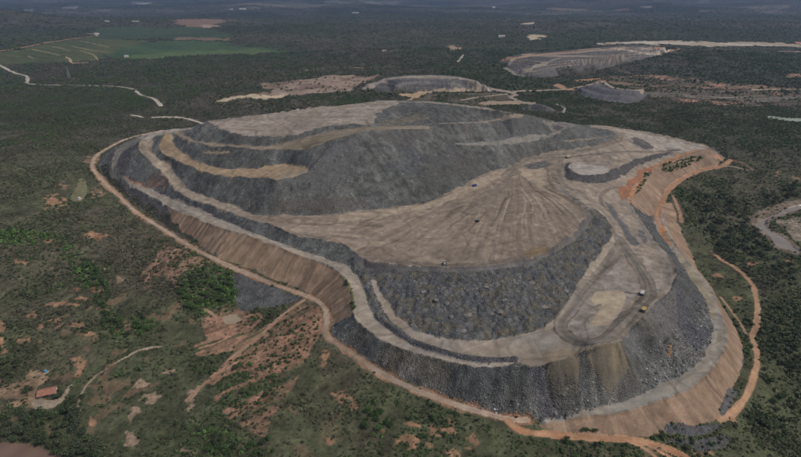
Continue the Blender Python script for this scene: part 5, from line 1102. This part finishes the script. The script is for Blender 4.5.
# blue site container and scrap beside the rock foot
loc, rz = place(474.5, 186.3, 484, 183.5); t = empty('site_container', loc, rz)
bm = bmesh.new(); bx(bm, (0, 0, 1.35), (6.2, 2.5, 2.5)); part('body', bm, BLUE, t)
bm = bmesh.new()
for i in range(9): bx(bm, (-2.6 + i * 0.65, 0, 1.35), (0.22, 2.6, 2.3))
part('side_ribs', bm, BLUE, t)
bm = bmesh.new(); bx(bm, (3.13, 0, 1.3), (0.08, 1.1, 2.2)); part('door', bm, STEEL, t); tag(t, 'small dark blue site container on the platform at the rock foot', 'container')
# farmhouse
a = hit([39.5, 54.5], [398.5, 395.3]); ang_ = math.atan2(a[1, 1] - a[0, 1], a[1, 0] - a[0, 0]); mid = a.mean(0); t = empty('farmhouse', (mid[0], mid[1], mid[2]), ang_)
HL, HW, HH = 13.0, 8.0, 3.0
bm = bmesh.new(); bx(bm, (0, 4.6, HH / 2 - 0.3), (HL, HW - 1.2, HH + 0.6)); part('wall', bm, LIME, t)
bm = bmesh.new()
for s_ in (-1, 1): bmesh.ops.contextual_create(bm, geom=[bm.verts.new((s_ * HL / 2, 1.2, HH)), bm.verts.new((s_ * HL / 2, 8.0, HH)), bm.verts.new((s_ * HL / 2, 4.4, HH + 1.7))])
part('gable', bm, LIME, t)
bm = bmesh.new(); prism(bm, [(-0.9, HH - 0.55), (4.4, HH + 1.75), (4.4, HH + 1.95), (-1.0, HH - 0.38)], -HL / 2 - 0.6, HL / 2 + 0.6); prism(bm, [(4.4, HH + 1.75), (8.6, HH - 0.05), (8.7, HH + 0.12), (4.4, HH + 1.95)], -HL / 2 - 0.6, HL / 2 + 0.6)
bmesh.ops.rotate(bm, verts=bm.verts, matrix=Matrix(((0, 1, 0), (1, 0, 0), (0, 0, 1)))); rf = part('roof', bm, TILE, t)
bm = bmesh.new(); tube(bm, (-HL / 2 - 0.6, 4.4, HH + 1.97), (HL / 2 + 0.6, 4.4, HH + 1.97), 0.18, 0.18, 6); part('ridge_tiles', bm, TILE, rf)
for i in range(5):
    bm = bmesh.new(); tube(bm, (-HL / 2 + 0.3 + i * (HL - 0.6) / 4, -0.6, -0.4), (-HL / 2 + 0.3 + i * (HL - 0.6) / 4, -0.6, HH - 0.45), 0.12, 0.1, 6); part('porch_post', bm, WOOD, t)
for x_ in (-4.2, 3.6):
    bm = bmesh.new(); bx(bm, (x_, 1.17, 1.6), (1.2, 0.1, 1.1)); part('window', bm, GLASS, t)
bm = bmesh.new(); bx(bm, (0, 1.17, 1.05), (1.0, 0.1, 2.1)); part('door', bm, WOOD, t)
tag(t, 'small farmhouse with a terracotta tiled roof and shaded porch at lower left', 'house')
def tank(px, r, h, mat, label):
    loc = tuple(hit(*px)[0]); t = empty('water_tank', loc)
    bm = bmesh.new(); tube(bm, (0, 0, 0.4), (0, 0, h), r, r * 1.02, 18); tube(bm, (0, 0, h), (0, 0, h + r * 0.25), r * 1.02, r * 0.3, 18); part('barrel', bm, mat, t)
    bm = bmesh.new(); bx(bm, (0, 0, 0.1), (r * 2.3, r * 2.3, 0.7)); part('plinth', bm, LIME, t); tag(t, label, 'tank')
tank((46, 372.5), 1.3, 2.4, TANKB, 'small blue water tank on bare soil behind the farmhouse'); tank((79.3, 199), 2.3, 2.6, WHITE, 'round white tank standing alone on the pale patch in the left scrub')
# lattice pylon
loc = tuple(hit(69.5, 78.8)[0]); t = empty('power_pylon', loc, 0.4)
for sx in (-1, 1):
    for sy in (-1, 1):
        bm = bmesh.new(); tube(bm, (sx * 4.2, sy * 4.2, -1), (sx * 0.9, sy * 0.9, 28), 0.34, 0.26, 4); tube(bm, (sx * 0.9, sy * 0.9, 28), (sx * 0.5, sy * 0.5, 40), 0.26, 0.2, 4); part('leg', bm, GALV, t)
bm = bmesh.new()
for k in range(7):
    z0, z1 = k * 4.0, (k + 1) * 4.0; w0, w1 = 4.2 - 3.3 * z0 / 28, 4.2 - 3.3 * z1 / 28
    for s_ in (-1, 1): tube(bm, (-w0, s_ * w0, z0), (w1, s_ * w1, z1), 0.14, 0.14, 4); tube(bm, (w0, s_ * w0, z0), (-w1, s_ * w1, z1), 0.14, 0.14, 4); tube(bm, (s_ * w0, -w0, z0), (s_ * w1, w1, z1), 0.14, 0.14, 4)
part('bracing', bm, GALV, t)
for z_ in (29, 34, 39): bm = bmesh.new(); tube(bm, (-6.5, 0, z_), (6.5, 0, z_), 0.3, 0.3, 4); part('cross_arm', bm, GALV, t)
tag(t, 'tall lattice power pylon in the far scrub below the crop field', 'pylon')
# sheds and houses of the far plain
def shed(px, L_, W_, H_, rz, roofm, label):
    loc = tuple(hit(*px)[0]); t = empty('farm_shed', loc, rz); bm = bmesh.new(); bx(bm, (0, 0, H_ / 2 - 0.5), (L_, W_, H_ + 1)); part('wall', bm, LIME, t)
    bm = bmesh.new(); prism(bm, [(-W_ / 2 - 0.8, H_), (0, H_ + W_ * 0.22), (W_ / 2 + 0.8, H_), (0, H_ + W_ * 0.22 - 0.7)], -L_ / 2 - 0.8, L_ / 2 + 0.8); bmesh.ops.rotate(bm, verts=bm.verts, matrix=Matrix(((0, 1, 0), (1, 0, 0), (0, 0, 1)))); part('roof', bm, roofm, t)
    bm = bmesh.new(); bx(bm, (0, -W_ / 2 - 0.1, 1.6), (3.5, 0.3, 3.2)); part('door', bm, STEEL, t); tag(t, label, 'shed', 'pale sheds of the far plain')
shed((96.8, 34.4), 24, 12, 6, 0.2, FIBRO, 'white shed where the reddish field road ends below the hill')
shed((126.5, 57.2), 16, 10, 6, 0.5, FIBRO, 'small white shed at the lower edge of the bright green field')
shed((107, 22), 26, 14, 6, 0.1, FIBRO, 'short pale shed beyond the dark plantation, left of the long one'); shed((135.5, 22), 44, 12, 5, 0.05, FIBRO, 'long pale shed beyond the dark green plantation')
shed((231.5, 9.8), 35, 20, 7, 0.1, FIBRO, 'smaller white roof on the far plain above the clearing'); shed((242.5, 9.6), 75, 30, 8, 0.05, FIBRO, 'big white roof on the far plain above the clearing')
shed((355.5, 13.4), 80, 24, 7, -0.05, FIBRO, 'long white roof alone on the far plain, top centre'); shed((493.5, 8), 40, 26, 12, 0.2, FIBRO, 'tiny white building near the horizon right of centre')
shed((501.5, 37.2), 34, 14, 7, 0.1, FIBRO, 'pale shed left of the sandy clearing beyond the dumps'); shed((384, 51.5), 18, 10, 6, 0.3, TILE, 'small reddish roofed shed in the wooded valley behind the dumps')
# pale tipped heaps
PALEM = [flat_mat('pale_rubble', c, 0.95, var=0.35, wl=1.2) for c in ((0.165, 0.155, 0.145), (0.195, 0.185, 0.175), (0.145, 0.14, 0.14))]
def heap_mesh(rng, mat):
    bm = bmesh.new(); rings = []; n = 14
    for k, (rr_, zz_) in enumerate(((1.05, -0.25), (0.86, 0.18), (0.6, 0.42), (0.3, 0.62))):
        rings.append([bm.verts.new((rr_ * math.cos(6.283 * i / n) * rng.uniform(0.85, 1.15), rr_ * math.sin(6.283 * i / n) * rng.uniform(0.85, 1.15), zz_ + (rng.uniform(-0.06, 0.06) if k else 0))) for i in range(n)])
    for k in range(3):
        for i in range(n): bm.faces.new((rings[k][i], rings[k][(i + 1) % n], rings[k + 1][(i + 1) % n], rings[k + 1][i]))
    tp = bm.verts.new((rng.uniform(-.1, .1), rng.uniform(-.1, .1), 0.68))
    for i in range(n): bm.faces.new((rings[3][i], rings[3][(i + 1) % n], tp))
    return bm_mesh('rubble_heap', bm, mat)
HM = [heap_mesh(g, PALEM[i % 3]) for i in range(6)]
for i, (u, v) in enumerate(PALEHEAP):
    p = hit(u, v)[0]; o = bpy.data.objects.new('rubble_heap', HM[i % 6]); COL.objects.link(o); R_ = random.uniform(2.2, 3.8); o.location = (p[0], p[1], p[2] - 0.35); o.scale = (R_ * random.uniform(0.9, 1.3), R_, R_ * random.uniform(0.4, 0.55)); o.rotation_euler = (0, 0, random.uniform(0, 6.28))
    tag(o, 'pale grey rubble heap among the dark heaps of the terrace', 'rubble heap', 'pale heaps on the dark terrace')
# ------------------------------------------------------------------ haze
hz = bmesh.new(); bmesh.ops.create_cube(hz, size=1.0)
zb = float(GZ.min()) - 1.0; zt = max(float(GZ.max()), HC) + 12.0
hm = bpy.data.materials.new('haze_air'); hm.use_nodes = True; ht = hm.node_tree; ht.nodes.clear()
ho = ht.nodes.new('ShaderNodeOutputMaterial'); hv = ht.nodes.new('ShaderNodeVolumePrincipled'); hv.inputs['Color'].default_value = (0.36, 0.55, 0.95, 1); hv.inputs['Density'].default_value = 0.000042; hv.inputs['Anisotropy'].default_value = 0.0
ht.links.new(hv.outputs[0], ho.inputs['Volume'])
hme = bm_mesh('haze', hz, hm); hob = bpy.data.objects.new('haze', hme); COL.objects.link(hob)
hob.scale = (26000, 17000, zt - zb); hob.location = (0, 7700, (zt + zb) / 2); tag(hob, 'thin bluish haze fading the far plain and hills', 'haze', None, 'stuff')
